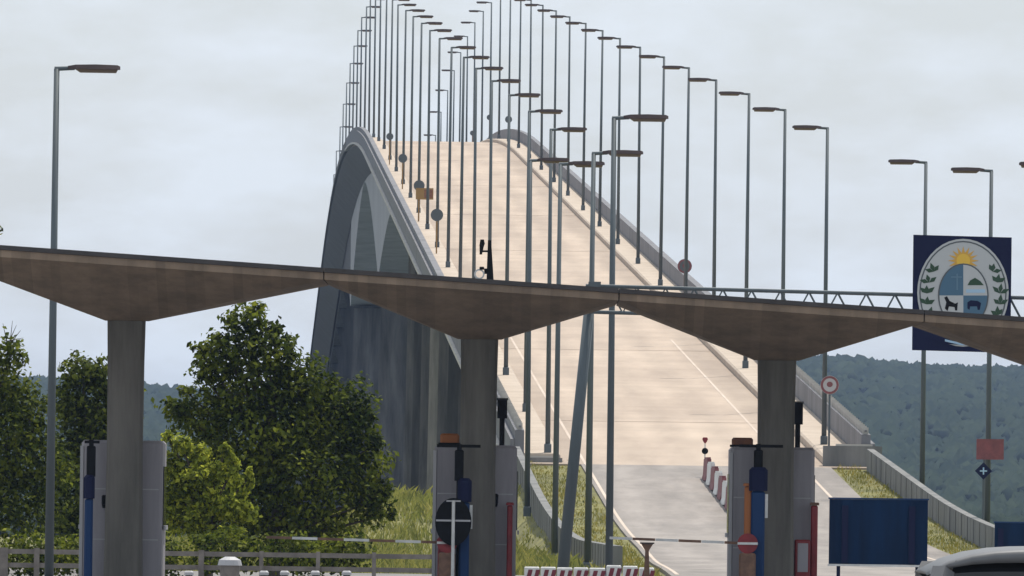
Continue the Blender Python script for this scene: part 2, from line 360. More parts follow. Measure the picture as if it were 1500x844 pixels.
for Y in pier_y:
    zt = zr(Y) - 2.61; zb = gz(xc(Y), Y) - 1.2; X = xc(Y)
    p = mk(); hw = 3.35
    p.prism([(X - hw - .25, zb), (X + hw + .25, zb), (X + hw, zt - 1.6), (X + 3.8, zt), (X - 3.8, zt), (X - hw, zt - 1.6)], Y - .8, Y + .8)
    for u in (-2.2, -.7, .8, 2.3): p.box(X + u - .16, X + u + .16, Y - .98, Y - .805, zb, zt - 1.7)
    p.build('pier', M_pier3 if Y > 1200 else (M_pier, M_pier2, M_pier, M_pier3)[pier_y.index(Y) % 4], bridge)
for Y in (975.0, 1195.0):
    zt = zr(Y) - depth(Y) - .01; X = xc(Y)
    p = mk(); p.prism([(X - 4.6, -16), (X + 4.6, -16), (X + 3.7, zt), (X - 3.7, zt)], Y - 3, Y + 3)
    p.build('main_pier', M_pier, bridge)
mk().box(xc(436) - 5.2, xc(436) + 5.2, 430.2, 437.9, -.5, zr(430) - .42).build('abutment', M_wall, bridge)

# ---------------------------------------------------------- low guard walls beside the approach
def guard_wall(x_of, ya, yb, h, label):
    r = tag(empty('guard_wall', (x_of(ya), ya, gz(x_of(ya), ya))), label, 'wall'); inv = r.location
    Y = ya
    while Y > yb:
        Yn = max(yb, Y - 2.5); x0, x1 = x_of(Y), x_of(Yn + .05); z0, z1 = zr(Y), zr(Yn)
        vs = []
        for (xx, yy, zz) in ((x0, Y, z0), (x1, Yn + .05, z1)):
            for du, dz in ((-.11, -.9), (.11, -.9), (.11, h), (-.11, h)): vs.append((xx + du - inv.x, yy - inv.y, zz + dz - inv.z))
        mk().add(vs, [(0,1,2,3), (7,6,5,4), (0,4,5,1), (1,5,6,2), (2,6,7,3), (3,7,4,0)]).build('wall_panel', M_wall, r)
        mk().box(x1 - .125 - inv.x, x1 + .125 - inv.x, Yn - .12 - inv.y, Yn + .12 - inv.y, z1 - .9 - inv.z, z1 + h - .015 - inv.z).build('wall_post', M_wall, r)
        Y = Yn
guard_wall(lambda Y: xc(428) + 5.5 + (428 - Y) * .0335, 428, 320, .62, 'low grey concrete guard wall running down from the right parapet end')
guard_wall(lambda Y: xc(Y) - 5.6, 428, 316, .55, 'low grey concrete guard wall between grass verge and left lamp posts')

# ================================================================== LAMPS
def make_lamp():
    r = empty('street_lamp', (0, 0, 0))
    p = mk(); p.tube((0, 0, .02), (0, 0, 9.93), .082, .05, 12)
    p.build('pole', M_pole, r, True)
    mk().cham(-.11, .11, -.11, .11, -.25, .03, .02).build('base_block', M_pole, r)
    mk().tube((-.04, 0, 9.93), (.32, 0, 9.95), .045, .04, 8).build('arm', M_pole, r)
    h = mk(); vs = []; st = ((.20, .06, .06), (.34, .15, .085), (.70, .17, .095), (1.08, .16, .085), (1.13, .13, .06))
    for x, wy, hz in st:
        vs += [(x, -wy, 9.93), (x, wy, 9.93), (x, wy * .75, 9.93 + hz), (x, -wy * .75, 9.93 + hz)]
    fs = [(0,1,2,3), (19,18,17,16)]
    for k in range(4):
        for i in range(4): fs.append((k*4+i, (k+1)*4+i, (k+1)*4+(i+1) % 4, k*4+(i+1) % 4))
    hd = h.add(vs, fs).build('lamp_head', M_head, r)
    mk().add([(.33,-.12,9.929),(.33,.12,9.929),(1.09,.12,9.929),(1.09,-.12,9.929),(.42,-.10,9.865),(.42,.10,9.865),(1.06,.10,9.865),(1.06,-.10,9.865)],
             [(3,2,1,0),(4,5,6,7),(0,1,5,4),(1,2,6,5),(2,3,7,6),(3,0,4,7)]).build('lens', M_lens, hd)
    return r
lean = random.Random(5); lamp0 = make_lamp(); lamp_used = [False]
ORD = ['nearest', 'second', 'third', 'fourth', 'fifth', 'sixth', 'seventh', 'eighth', 'ninth', 'tenth', 'eleventh', 'twelfth', 'thirteenth', 'fourteenth', 'fifteenth', 'sixteenth', 'seventeenth', 'eighteenth', 'nineteenth', 'twentieth']
def ordn(i):
    if i < 20: return ORD[i]
    t = 'twenty' if i + 1 < 30 else 'thirty'
    k = (i + 1) % 10
    if k == 0: return {30: 'thirtieth', 40: 'fortieth'}[i + 1]
    return t + '-' + (['first'] + ORD[1:9])[k - 1]
def place_lamp(X, Y, Z, flip, label, group, sc=1.0):
    o = copy_tree(lamp0) if lamp_used[0] else lamp0
    lamp_used[0] = True
    o.location = (X, Y, Z); o.rotation_euler = (lean.uniform(-.004, .004), lean.uniform(-.0035, .0035), (math.pi if flip else 0) + .0207 + lean.uniform(-.05, .05)); o.scale = (1, 1, sc)
    return tag(o, label, 'street lamp', group)
def rl(Y): return xc(Y) + 4.55
for i in range(27):
    Y = 439.6 + 33.8 * i
    place_lamp(xc(Y) + 4.55, Y, zr(Y) + .51, True, 'lamp post on the right footway of the bridge, %s from the near end' % ordn(i), 'lamps along the right side of the bridge')
for i in range(34):
    Y = 439.6 + 33.8 * (i - .3)
    if Y < YW: Y = YW + .6
    place_lamp(xc(Y) - 4.55, Y, zr(Y) + .51, False, 'lamp post on the left footway of the bridge, %s from the near end' % ordn(i), 'lamps along the left side of the bridge')
def lamp_px(xt, yt, d, flip, label, group):
    X, Zt = px(xt, yt, d); zb = gz(X, d)
    place_lamp(X, d, zb + .24, flip, label, group, (Zt - zb - .24) / 9.98)
G = 'lamps along the approach road'
lamp_px(82, 97, 243, False, 'tall lamp post behind the left end of the toll canopy, beside the first column', G)
lamp_px(901, 170, 285, False, 'lamp post with the longest brown head rising behind the joint of the toll canopies', G)
lamp_px(869, 222, 312, False, 'lamp post rising beside the leaning gantry leg, behind the toll canopy', G)
lamp_px(820, 238, 350, False, 'lamp post on the grass left of the leaning gantry leg', G)
lamp_px(779, 233, 398, False, 'lamp post standing just before the left parapet end', G)
lamp_px(1357, 236, 410, True, 'lamp post behind the right guard wall, left of the red panel', G)
lamp_px(1453, 248, 380, True, 'lamp post on the right verge carrying the red panel and diamond sign', G)
lamp_px(1556, 240, 352, True, 'lamp post at the right edge of the picture, only its head showing', G)

# ================================================================== TOLL PLAZA
DT = 230.0; S = F / DT
def topz(X): 
    xr = X * S
    yr = -38 + (xr + 565) * .0567
    return CAMZ + (290 - yr) / S
def X_at(x, y, d=DT): return px(x, y, d)[0]
CAN = [(186, 470, -104, 477.5, 158, 213, 'widest concrete mushroom canopy, over the leftmost toll booth'),
       (702, 497, 478.5, 904, 675, 730, 'concrete mushroom canopy in the middle, over the booth with the black disc'),
       (1138, 528, 905, 1345, 1110, 1166, 'concrete mushroom canopy over the right booth with blue and orange posts'),
       (1580, 552, 1346, 1814, 1552, 1608, 'concrete mushroom canopy cut by the right picture edge, below the emblem')]
colx = []
for cx, cy, xl, xr_, ca, cb, lab in CAN:
    ya = 430
    Xl, Xr = X_at(xl, ya), X_at(xr_, ya); Xa, Xb = X_at(ca, cy), X_at(cb, cy); Zc = px(cx, cy, DT)[1]
    Xm = (Xa + Xb) / 2; r = tag(empty('toll_canopy', (Xm, DT, 0)), lab, 'canopy', 'toll plaza canopies')
    y0, y1 = DT - 3.4, DT + 3.4; hy = .30
    zl, zrr = topz(Xl), topz(Xr); tk = .075
    top = [(Xl, y0, zl), (Xr, y0, zrr), (Xr, y1, zrr), (Xl, y1, zl)]
    low = [(x, y, z - tk) for x, y, z in top]
    rim = mk().add([(x - Xm, y - DT, z) for x, y, z in low] + [(x - Xm, y - DT, z) for x, y, z in top],
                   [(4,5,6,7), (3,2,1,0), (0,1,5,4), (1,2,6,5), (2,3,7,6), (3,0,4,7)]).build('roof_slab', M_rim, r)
    # inverted shell: grid between rim and column, slightly hollow like a hyperbolic shell
    N = 7; vs = []; fs = []
    capx = (Xa - .05, Xb + .05); inn = [(capx[0], DT - hy, Zc), (capx[1], DT - hy, Zc), (capx[1], DT + hy, Zc), (capx[0], DT + hy, Zc)]
    outr = [(x + (.004 if x < Xm else -.004), y + (.03 if y < DT else -.03), z - tk - .003 - .12) for x, y, z in top]
    outt = [(x, y, z + .119) for x, y, z in outr]
    rings = [outt]
    for k in range(N + 1):
        t = k / N; tt = t + .05 * math.sin(math.pi * t)
        rings.append([tuple(a[j] + (bb[j] - a[j]) * t for j in range(3)) for a, bb in zip(outr, inn)])
    for rg in rings: vs += [(x - Xm, y - DT, z) for x, y, z in rg]
    for k in range(len(rings) - 1):
        for i in range(4): fs.append((k*4+(i+1) % 4, k*4+i, (k+1)*4+i, (k+1)*4+(i+1) % 4))
    n4 = (len(rings) - 1) * 4; fs += [(0, 1, 2, 3), (n4+3, n4+2, n4+1, n4)]
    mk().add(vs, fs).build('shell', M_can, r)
    w2 = (Xb - Xa) / 2
    c = mk(); bt = []
    for z, e in ((-.05, .01), (Zc * .5, -.02), (Zc - .7, -.012), (Zc - .003, .0)):
        a = w2 + e; hh = hy + e * .5; q = .05
        bt.append([(-a+q,-hh,z),(a-q,-hh,z),(a,-hh+q,z),(a,hh-q,z),(a-q,hh,z),(-a+q,hh,z),(-a,hh-q,z),(-a,-hh+q,z)])
    vs = sum(bt, []); fs = [tuple(range(7, -1, -1)), tuple(range(24, 32))]
    for k in range(3):
        for i in range(8): fs.append((k*8+i, k*8+(i+1) % 8, k*8+8+(i+1) % 8, k*8+8+i))
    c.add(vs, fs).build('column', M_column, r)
    colx.append(Xm)
# ---- booths behind the columns
YB = DT + .42
def booth(xa, xb, yt, label):
    Xa, Xb = X_at(xa, 700, YB), X_at(xb, 700, YB); Zt = px((xa + xb) / 2, yt, YB)[1]; Xm = (Xa + Xb) / 2; hw = (Xb - Xa) / 2
    r = tag(empty('toll_booth', (Xm, YB, 0)), label, 'booth', 'toll booths')
    mk().cham(-hw, hw, 0, 2.6, 0.02, Zt, .05).build('shell', M_booth, r)
    mk().box(-hw - .02, -hw + .035, -.012, .03, .1, Zt - .1).build('lit_edge', M_boothtrim, r)  # pale strip on the left corner, light on that edge put into the colour
    for sg in (-1, 1):
        f = mk().box(min(sg*hw, sg*(hw+.02)), max(sg*hw, sg*(hw+.02)), .45, 2.1, 1.15, 2.15).build('side_window', M_glass, r)
        mk().box(min(sg*(hw+.021), sg*(hw+.05)), max(sg*(hw+.021), sg*(hw+.05)), .40, 2.15, 1.08, 1.15).build('window_sill', M_boothtrim, f)
    mk().box(hw * .1, hw * .75, 2.601, 2.63, .1, 2.1).build('door', M_boothtrim, r)
    for z in (.9, 1.75): mk().box(-hw + .06, hw - .06, -.006, -.001, z, z + .018).build('panel_seam', M_boothtrim, r)
    return r, Zt
booth(119, 238, 645, 'pale grey toll booth behind the leftmost canopy column')
booth(636, 757, 652, 'grey toll booth with orange beacon, behind the middle canopy column')
booth(1070, 1193, 655, 'grey toll booth with brown box on its roof, behind the right column')
isl = []
for cx in (178, 697, 1131, 1570):
    X = X_at(cx, 700); o = mk().cham(X - .95, X + .95, DT - 6, DT + 6, -.1, .018, .01).build('toll_island', M_pave); tag(o, kind='structure')

def P(x, y, d): X, Z = px(x, y, d); return X, d, Z
YF = DT - .75        # equipment standing in front of the columns
def rect(b, xa, xb, ya, yb, d, th, z0=None):
    X0, Z1 = px(xa, ya, d); X1, _ = px(xb, ya, d); Z0 = px(xa, yb, d)[1] if z0 is None else z0
    return b.box(X0, X1, d - th / 2, d + th / 2, Z0, Z1)
# orange beacon and brown box on the booth roofs
def roof_item(kind, xa, xb, ya, yb, m, label, cat):
    d = YB + .3; X0, Zt = px(xa, ya, d); X1 = px(xb, ya, d)[0]; Zb = px((xa+xb)/2, yb, d)[1]
    r = tag(empty(kind, ((X0 + X1) / 2, d, Zb)), label, cat); h = (X1 - X0) / 2
    mk().cham(-h, h, -.14, .14, .04, Zt - Zb, .03).build('housing', m, r)
    mk().box(-h - .03, h + .03, -.16, .16, 0, .039).build('base', M_black, r)
roof_item('beacon', 645, 673, 635, 652, M_orange, 'orange beacon box on the roof of the middle toll booth', 'beacon')
roof_item('roof_box', 1072, 1103, 641, 655, M_brown, 'brown box on the roof of the right toll booth', 'box')
# dark signal masts with a cross arm
def mast(x, ytop, xa, xb, label, lower=None):
    X, _, Zt = P(x, ytop, YF); r = tag(empty('signal_mast', (X, YF, .018)), label, 'mast', 'signal masts')
    p = mk(); p.tube((0, 0, 0), (0, 0, Zt), .045, .04, 8); p.build('pole', M_black, r)
    a, bb = X_at(xa, ytop, YF) - X, X_at(xb, ytop, YF) - X
    mk().box(a, bb, -.03, .03, Zt - .06, Zt - .01).build('cross_arm', M_black, r)
    mk().cham(-.075, .075, -.09, .05, Zt - .62, Zt - .1, .02).build('signal_box', M_black, r)
    return r, X, Zt
mast(673, 652, 640, 704, 'black signal mast with cross arm above the black disc sign')
mast(1111, 652, 1083, 1147, 'black signal mast with cross arm above the blue post')
mast(134, 646, 124, 146, 'thin dark mast at the left edge of the first booth')
# blue posts with white reader
def blue_post(x, wpx, ytop, label, white=True):
    d = YF - .25; X, Zt = px(x, ytop, d); h = wpx / 2 / (F / d)
    r = tag(empty('barrier_post', (X, d, .018)), label, 'post', 'blue posts at the toll booths')
    mk().cham(-h, h, -.1, .1, 0, Zt - .4, .03).build('post_body', M_blue2, r)
    mk().cham(-h * 1.35, h * 1.35, -.13, .13, Zt - .399, Zt, .05).build('post_head', M_navy, r)
    if white: mk().box(h + .002, h + .05, -.05, .05, Zt - .85, Zt - .45).build('reader', M_white, r)
blue_post(131, 12, 697, 'narrow blue post at the left edge of the first booth', False)
blue_post(681, 15, 702, 'blue post with dark head beside the black disc sign')
blue_post(1111, 20, 686, 'blue post beside the orange post, before the right column')
# black disc sign on a white pole
d = YF - .55; X, Z = px(664, 766, d)
r = tag(empty('disc_sign', (X, d, .018)), 'black oval sign board with white cross lines on a white pole', 'sign')
mk().ell(0, Z, .305, .40, -.02, .02, 32).build('board', M_black, r)
mk().tube((0, -.055, -.018), (0, -.055, Z + .36), .03, .028, 8).build('pole', M_white, r)
mk().box(-.29, .29, -.03, -.021, Z + .005, Z + .035).build('cross_bar', M_boothtrim, r)
mk().box(-.12, .12, -.03, -.021, Z + .335, Z + .36).build('clamp', M_boothtrim, r)
# posts: red, orange
def simple_post(name, x, wpx, ytop, m, label, cap=None, d=YF - .2):
    X, Zt = px(x, ytop, d); h = wpx / 2 / (F / d); r = tag(empty(name, (X, d, .018)), label, 'post')
    mk().cham(-h, h, -h, h, 0, Zt, min(.02, h * .4)).build('shaft', m, r)
    mk().cham(-h - .02, h + .02, -h - .02, h + .02, Zt + .001, Zt + .05, .015).build('cap', cap or m, r)
simple_post('red_post', 648, 13, 795, M_red, 'short red post under the black disc sign')
simple_post('red_post', 747, 8, 742, M_red, 'thin red post at the right edge of the middle booth', d=YB - .2)
simple_post('orange_post', 1096, 11, 714, M_orange, 'orange post left of the blue post, before the right booth')
simple_post('red_post', 1193, 10, 742, M_red, 'tall red post at the right edge of the right booth', M_rust, d=YB - .2)
d = YB - .35; X0, Zt = px(1164, 792, d); X1 = px(1187, 792, d)[0]
r = tag(empty('red_cabinet', ((X0+X1)/2, d, .018)), 'low red cabinet with grey door at the foot of the right booth', 'cabinet')
h = (X1-X0)/2; mk().cham(-h, h, -.1, .1, 0, Zt, .02).build('body', M_red, r); mk().box(-h+.05, h-.04, -.112, -.101, .5, Zt-.06).build('door', M_booth, r)
# small round hole plate on middle column / booth
d = YB - .03
for (x, y, rr, lab) in ((726, 731, 5, 'small black lamp fixed on the middle booth wall'), (153, 733, 6, 'small dark lamp fixed on the first booth wall')):
    X, Z = px(x, y, d); r = tag(empty('wall_lamp', (X, d, Z)), lab, 'lamp')
    mk().cham(-.045, .045, -.06, .03, -.07, .09, .02).build('housing', M_black, r); mk().prism([(-.03, -.13), (.03, -.13), (.04, -.071), (-.04, -.071)], -.05, .02).build('shade', M_black, r)
# black traffic lights behind the booths
for x, ya, yb, lab in ((736, 583, 613, 'black traffic light standing behind the middle booth'), (1169, 588, 622, 'black traffic light standing behind the right booth')):
    d = YB + 3.0; X, Zt = px(x, ya, d); Zb = px(x, yb, d)[1]
    r = tag(empty('traffic_light', (X, d, .02)), lab, 'traffic light', 'traffic lights'); h = .085
    mk().tube((0, 0, 0), (0, 0, Zb - .02), .05, .045, 8).build('pole', M_black, r)
    bx = mk().cham(-h, h, -.08, .08, Zb - .02, Zt - .02, .02).build('signal_head', M_black, r)
    for k in range(2):
        z = Zb + (Zt - Zb) * (.3 + .4 * k); mk().ell(0, z, .055, .055, .081, .095, 14).build('lens', M_glass, bx)
    mk().box(-h - .01, h + .01, .08, .16, Zt - .06, Zt - .02).build('visor', M_black, bx)
# boom barriers
def boom(xp, yp, xe, ye, label, stripes, y=YF - .4, m0=M_white):
    X0, Z0 = px(xp, yp, y); X1, Z1 = px(xe, ye, y)
    r = tag(empty('boom_barrier', (X0, y, .018)), label, 'barrier', 'boom barriers')
    mk().cham(-.14, .14, -.12, .12, 0, Z0 - .18, .03).build('drive_cabinet', M_rust, r)
    mk().ell(0, Z0 - .02, .17, .17, -.1, .1, 20).build('hub', M_red, r)
    mk().box(-.17, .17, -.115, -.101, Z0 - .04, Z0).build('hub_bar', M_white, r)
    n = stripes
    for k in range(n):
        a, bb = (k + .02) / n, (k + 1) / n
        xa, xb = (X1 - X0) * a, (X1 - X0) * bb; za, zb = Z0 - .018 + (Z1 - Z0) * a, Z0 - .018 + (Z1 - Z0) * bb
        if xb < xa: xa, xb, za, zb = xb, xa, zb, za
        mk().prism([(xa, za - .022), (xb, zb - .022), (xb, zb + .022), (xa, za + .022)], .101, .14).build('boom_segment', m0 if k % 2 else M_rust, r)
boom(655, 795, 390, 787, 'boom barrier closed across the left lane, pale and rusty segments', 7)
boom(1095, 796, 893, 788, 'boom barrier across the lane left of the right booth, resting on its post', 6)
d = YF - .4 + .12; X, Zt = px(948, 796, d)
r = tag(empty('boom_rest', (X, d + .1, .02)), 'dark forked post carrying the tip of the right boom barrier', 'post')
mk().prism([(-.07, 0), (.07, 0), (.03, Zt - .15), (.045, Zt - .12), (.10, Zt - .03), (-.10, Zt - .03), (-.045, Zt - .12), (-.03, Zt - .15)], -.05, .05).build('stand', M_rust, r)
mk().box(-.12, .12, -.07, .07, Zt - .029, Zt - .005).build('fork', M_head, r)

# camera bracket standing on the middle canopy
d = DT - 2.6; X, _ = px(717, 410, d); zb = topz(X) + .001
r = tag(empty('camera_bracket', (X, d, zb)), 'small dark bracket with camera and pale ring on the middle canopy top', 'camera')
Zt = px(717, 352, d)[1] - zb
p = mk(); p.add([(-.05,-.04,0),(.07,-.04,0),(.07,.04,0),(-.05,.04,0),(-.035,-.03,Zt),(.02,-.03,Zt),(.02,.03,Zt),(-.035,.03,Zt)], [(0,3,2,1),(4,5,6,7),(0,1,5,4),(1,2,6,5),(2,3,7,6),(3,0,4,7)]); p.build('mast', M_black, r)
mk().box(-.15, -.03, -.02, .02, Zt - .20, Zt - .17).build('arm', M_black, r)
mk().prism([(-.17, Zt - .24), (-.13, Zt - .24), (-.10, Zt - .10), (-.085, Zt - .06), (-.10, Zt + .01), (-.16, Zt + .01), (-.175, Zt - .08)], -.06, .06).build('camera_body', M_black, r)
q = mk()
for k in range(18):
    a0, a1 = 2 * math.pi * k / 18, 2 * math.pi * (k + 1) / 18; R0, R1 = .06, .088; c = (-.17, .095)
    q.prism([(c[0] + R0*math.cos(a0), c[1] + R0*math.sin(a0)), (c[0] + R1*math.cos(a0), c[1] + R1*math.sin(a0)), (c[0] + R1*math.cos(a1), c[1] + R1*math.sin(a1)), (c[0] + R0*math.cos(a1), c[1] + R0*math.sin(a1))], -.02, .02)
q.build('ring', M_white, r)
mk().cham(-.17, -.09, -.04, .04, .17, .22, .012).build('clip', M_black, r); mk().box(-.09, -.04, -.015, .015, .10, .19).build('bracket', M_black, r)

# ---------------------------------------------------------- gantry with truss and emblem board
DG = 262.0
def gp(x, y): X, Z = px(x, y, DG); return X, Z
ga = tag(empty('sign_gantry', (gp(826, 832)[0], DG, 0)), 'steel sign gantry with leaning leg and triangulated truss behind the canopy', 'gantry')
gx = ga.location.x
def gtube(xa, ya, xb, yb, rad, name, dy=0, m=M_pole, n=8, dy2=None):
    A, B = gp(xa, ya), gp(xb, yb)
    return mk().tube((A[0]-gx, dy, A[1]), (B[0]-gx, dy if dy2 is None else dy2, B[1]), rad, rad, n).build(name, m, ga)
A = gp(866, 425); B = gp(824, 838)
k = (0.0 - A[1]) / (B[1] - A[1]); Bx = A[0] + (B[0] - A[0]) * k
mk().tube((Bx - gx, 0, 0), (A[0] - gx, 0, A[1]), .115, .10, 12).build('leaning_leg', M_pole, ga, True)
def ty(x): return 419 + (x - 866) * .0275
def by(x): return 457 + (x - 866) * .030
XE = 2060
mk().tube((gp(XE, 600)[0] - gx, 0, 0), (gp(XE, 450)[0] - gx, 0, gp(XE, by(XE))[1]), .115, .10, 12).build('leaning_leg', M_pole, ga, True)
for dy in (-.25, .25):
    gtube(858, ty(858), XE, ty(XE), .034, 'top_chord', dy, M_pole); gtube(858, by(858), XE, by(XE), .034, 'bottom_chord', dy, M_pole)
    x = 870; up = True
    while x < XE - 20:
        gtube(x, by(x) if up else ty(x), x + 21, ty(x + 21) if up else by(x + 21), .013, 'diagonal', dy, M_pole, 5); up = not up; x += 21
mk().box(gp(862, 420)[0]-gx, gp(880, 420)[0]-gx, -.3, .3, gp(870, 424)[1], gp(870, 413)[1]).build('joint_box', M_pole, ga)
# emblem board hung in front of the truss
DE = DG - .42
em = tag(empty('emblem_board', (px(1410, 430, DE)[0], DE, px(1410, 514, DE)[1])), 'dark blue board with ivory oval coat of arms on the gantry', 'sign')
ex, ez = em.location.x, em.location.z
def ep(x, y): X, Z = px(x, y, DE); return (X - ex, Z - ez)
def epoly(pts): return [ep(*p) for p in pts][::-1]
mk().prism(epoly([(1338, 344), (1482, 348), (1480, 517), (1336, 513)]), -.03, .05).build('board', M_navy, em)
def eell(cx, cy, rx, ry, n=40): return [(cx + rx*math.cos(2*math.pi*i/n), cy + ry*math.sin(2*math.pi*i/n)) for i in range(n)]
ov = mk().prism(epoly(eell(1410.5, 429, 67, 79)), -.040, -.0305).build('oval', M_oval, em)
q = mk()
for i in range(40):
    a0, a1 = 2*math.pi*i/40, 2*math.pi*(i+1)/40
    q.prism(epoly([(1410.5+64*math.cos(a), 429+76*math.sin(a)) for a in (a0, a1)] + [(1410.5+62*math.cos(a), 429+74*math.sin(a)) for a in (a1, a0)]), -.043, -.0405)
q.build('oval_border', M_disc, em)
sun_pts = []
for i in range(32):
    a = 2*math.pi*i/32; R = 21 if i % 2 == 0 else 11.5
    sun_pts.append((1411 + R*math.cos(a) * 1.08, 382 + R*math.sin(a)))
mk().prism(epoly(sun_pts), -.044, -.0405).build('sun_rays', M_sunc, em)
mk().prism(epoly(eell(1411, 382, 10, 10, 24)), -.048, -.0445).build('sun_disc', M_yellow, em)
# quartered oval shield
SXc, SYc, SRx, SRy = 1411, 433, 35, 45
def quad(a0, a1): return [(SXc, SYc)] + [(SXc + SRx*math.cos(math.radians(a0+(a1-a0)*i/10)), SYc + SRy*math.sin(math.radians(a0+(a1-a0)*i/10))) for i in range(11)]
mk().prism(epoly(eell(SXc, SYc, SRx + 2, SRy + 2)), -.052, -.0405 - .008).build('shield_back', M_disc, em)
for nme, a0, a1, m in (('shield_quarter', 180, 270, M_shieldblue), ('shield_quarter', 270, 360, M_oval), ('shield_quarter', 0, 90, M_shieldblue), ('shield_quarter', 90, 180, M_oval)):
    mk().prism(epoly(quad(a0, a1)), -.056, -.0525).build(nme, m, em)
mk().prism(epoly([(1417, 418), (1421, 411), (1428, 407), (1436, 412), (1441, 418)]), -.059, -.0565).build('hill', M_green, em)
mk().prism(epoly([(1415, 424), (1443, 424), (1443, 429), (1415, 429)]), -.059, -.0565).build('wave', M_ribbon, em)
mk().prism(epoly([(1384, 452), (1386, 443), (1383, 436), (1387, 434), (1391, 441), (1399, 445), (1403, 443), (1402, 455), (1399, 455), (1398, 450), (1390, 449), (1388, 456)]), -.059, -.0565).build('horse', M_black, em)
mk().prism(epoly([(1417, 452), (1417, 443), (1422, 440), (1432, 441), (1437, 444), (1435, 454), (1432, 454), (1431, 449), (1421, 449), (1420, 454)]), -.059, -.0565).build('ox', M_navy, em)
mk().prism(epoly([(1401, 401), (1403, 401), (1403, 425), (1401, 425)]), -.059, -.0565).build('scales', M_scale, em); mk().prism(epoly([(1393, 405), (1409, 405), (1409, 407), (1393, 407)]), -.062, -.0595).build('scale_beam', M_scale, em)
rl_ = random.Random(3)
lm = None
for sgn in (-1, 1):
    for i in range(6):
        t = i / 5.0; yy = 398 + t * 80; xx = SXc + sgn * (34 + 20 * math.sin(math.pi * min(1, t * .75 + .12)) ** .8)
        for s2 in (-1, 0, 1):
            a = math.radians(-90 + sgn * (18 - 34 * t) + s2 * 52 + rl_.uniform(-12, 12)); l = 13.5 + rl_.uniform(-2, 2); wd = 3.3
            dx, dy = math.cos(a) * l, math.sin(a) * l; nx_, ny_ = -math.sin(a) * wd, math.cos(a) * wd
            mk().prism(epoly([(xx, yy), (xx + dx*.5 + nx_, yy + dy*.5 + ny_), (xx + dx, yy + dy), (xx + dx*.5 - nx_, yy + dy*.5 - ny_)][::(1)]), -.045 - .001 * s2, -.0405).build('leaf', M_green, em)
rb = []
for i in range(13):
    a = math.radians(140 - i * 100 / 12.0); rb.append((SXc + 46*math.cos(a), 448 + 52*math.sin(a)))
rb += [(SXc + 39*math.cos(math.radians(40 + i * 100 / 12.0)), 448 + 44*math.sin(math.radians(40 + i * 100 / 12.0))) for i in range(13)]
mk().prism(epoly(rb[::-1]), -.049, -.0465).build('ribbon', M_ribbon, em)
mk().prism(epoly(eell(1408, 494, 44, 11)), -.0535, -.0495).build('bow', M_navy, em)
for (xa_, ya_, xb_, yb_) in ((1384, 497, 1410, 503), (1410, 503, 1436, 498), (1392, 490, 1408, 495), (1412, 494, 1428, 489)):
    mk().prism(epoly([(xa_, ya_), (xb_, yb_), (xb_, yb_ + 3.2), (xa_, ya_ + 3.2)]), -.057, -.054).build('ribbon_fold', M_ribbon, em)
for xb in (1365, 1455):
    a = ep(xb, 440); mk().box(a[0] - .03, a[0] + .03, .05, .165, ep(xb, 460)[1], ep(xb, 415)[1]).build('hanger', M_pole, em)

# ---------------------------------------------------------- blue boards on the right
def blue_board(xa, xb, ya, yb, d, label, zfoot=None):
    X0, Z1 = px(xa, ya, d); X1, Z0 = px(xb, yb, d)[0], px(xa, yb, d)[1]; Xm = (X0 + X1) / 2; h = (X1 - X0) / 2
    zf = max(gz(Xm, d), .02); r = tag(empty('blue_board', (Xm, d, zf)), label, 'board', 'blue boards right of the toll booths'); z0, z1 = Z0 - zf, Z1 - zf
    mk().box(-h, h, -.03, .03, z0, z1).build('panel', M_blue, r)
    for u in (-.68, .68): mk().box(u*h - .06, u*h + .06, -.075, -.031, z0 + .03, z1 - .12).build('rib', M_navy, r)
    mk().box(-h - .02, h + .02, -.045, .045, z1 + .001, z1 + .03).build('top_edge', M_blue2, r)
    mk().box(-h - .02, h + .02, -.045, .045, z0 - .04, z0 - .001).build('bottom_edge', M_white, r)
    for u in (-.8, .8): mk().box(u*h - .035, u*h + .035, .031, .10, -.03, z1 - .05).build('leg', M_navy, r)
blue_board(1215, 1358, 731, 826, 262, 'large blue panel on legs right of the right toll booth')
blue_board(1457, 1512, 766, 803, 300, 'small blue panel at the right picture edge above the car roof')

# ---------------------------------------------------------- signs
def round_sign(x, yc, Y, u, dia, face, label, ring=None, postm=M_rust, zc=None):
    X = xc(Y) + u; zb = zr(Y) + .261; Zc = px(x, yc, Y)[1] - zb
    r = tag(empty('round_sign', (X, Y, zb)), label, 'sign'); R = dia / 2
    mk().tube((0, .04, 0), (0, .04, Zc + R * .8), .035, .035, 8).build('post', postm, r)
    mk().ell(0, Zc, R, R, -.02, .004, 24).build('disc', face, r)
    if ring:
        q = mk()
        for k in range(24):
            a0, a1 = 2*math.pi*k/24, 2*math.pi*(k+1)/24
            q.prism([(R*.97*math.cos(a0), Zc+R*.97*math.sin(a0)), (R*.97*math.cos(a1), Zc+R*.97*math.sin(a1)), (R*.72*math.cos(a1), Zc+R*.72*math.sin(a1)), (R*.72*math.cos(a0), Zc+R*.72*math.sin(a0))][::-1], -.026, -.021)
        q.build('red_ring', ring, r)
        mk().ell(0, Zc + .02, R * .33, R * .3, -.026, -.021, 12).build('symbol', ring, r)
def dist_for(x, y, u):
    # distance at which the bridge line with offset u crosses this photo column
    a = ((x - 750) + ROLL * (y - 422)) / F
    return (5.55 + .0207 * 440 + u) / (a + .0207)
lefts = [(571, 200, .45, 'grey round sign farthest up the left footway near the crest'), (590, 232, .52, 'grey round sign on the left footway, third from the canopy'),
         (614, 272, .58, 'grey round sign just left of the yellow plate'), (640, 315, .60, 'grey round sign on an ochre post, nearest on the left footway')]
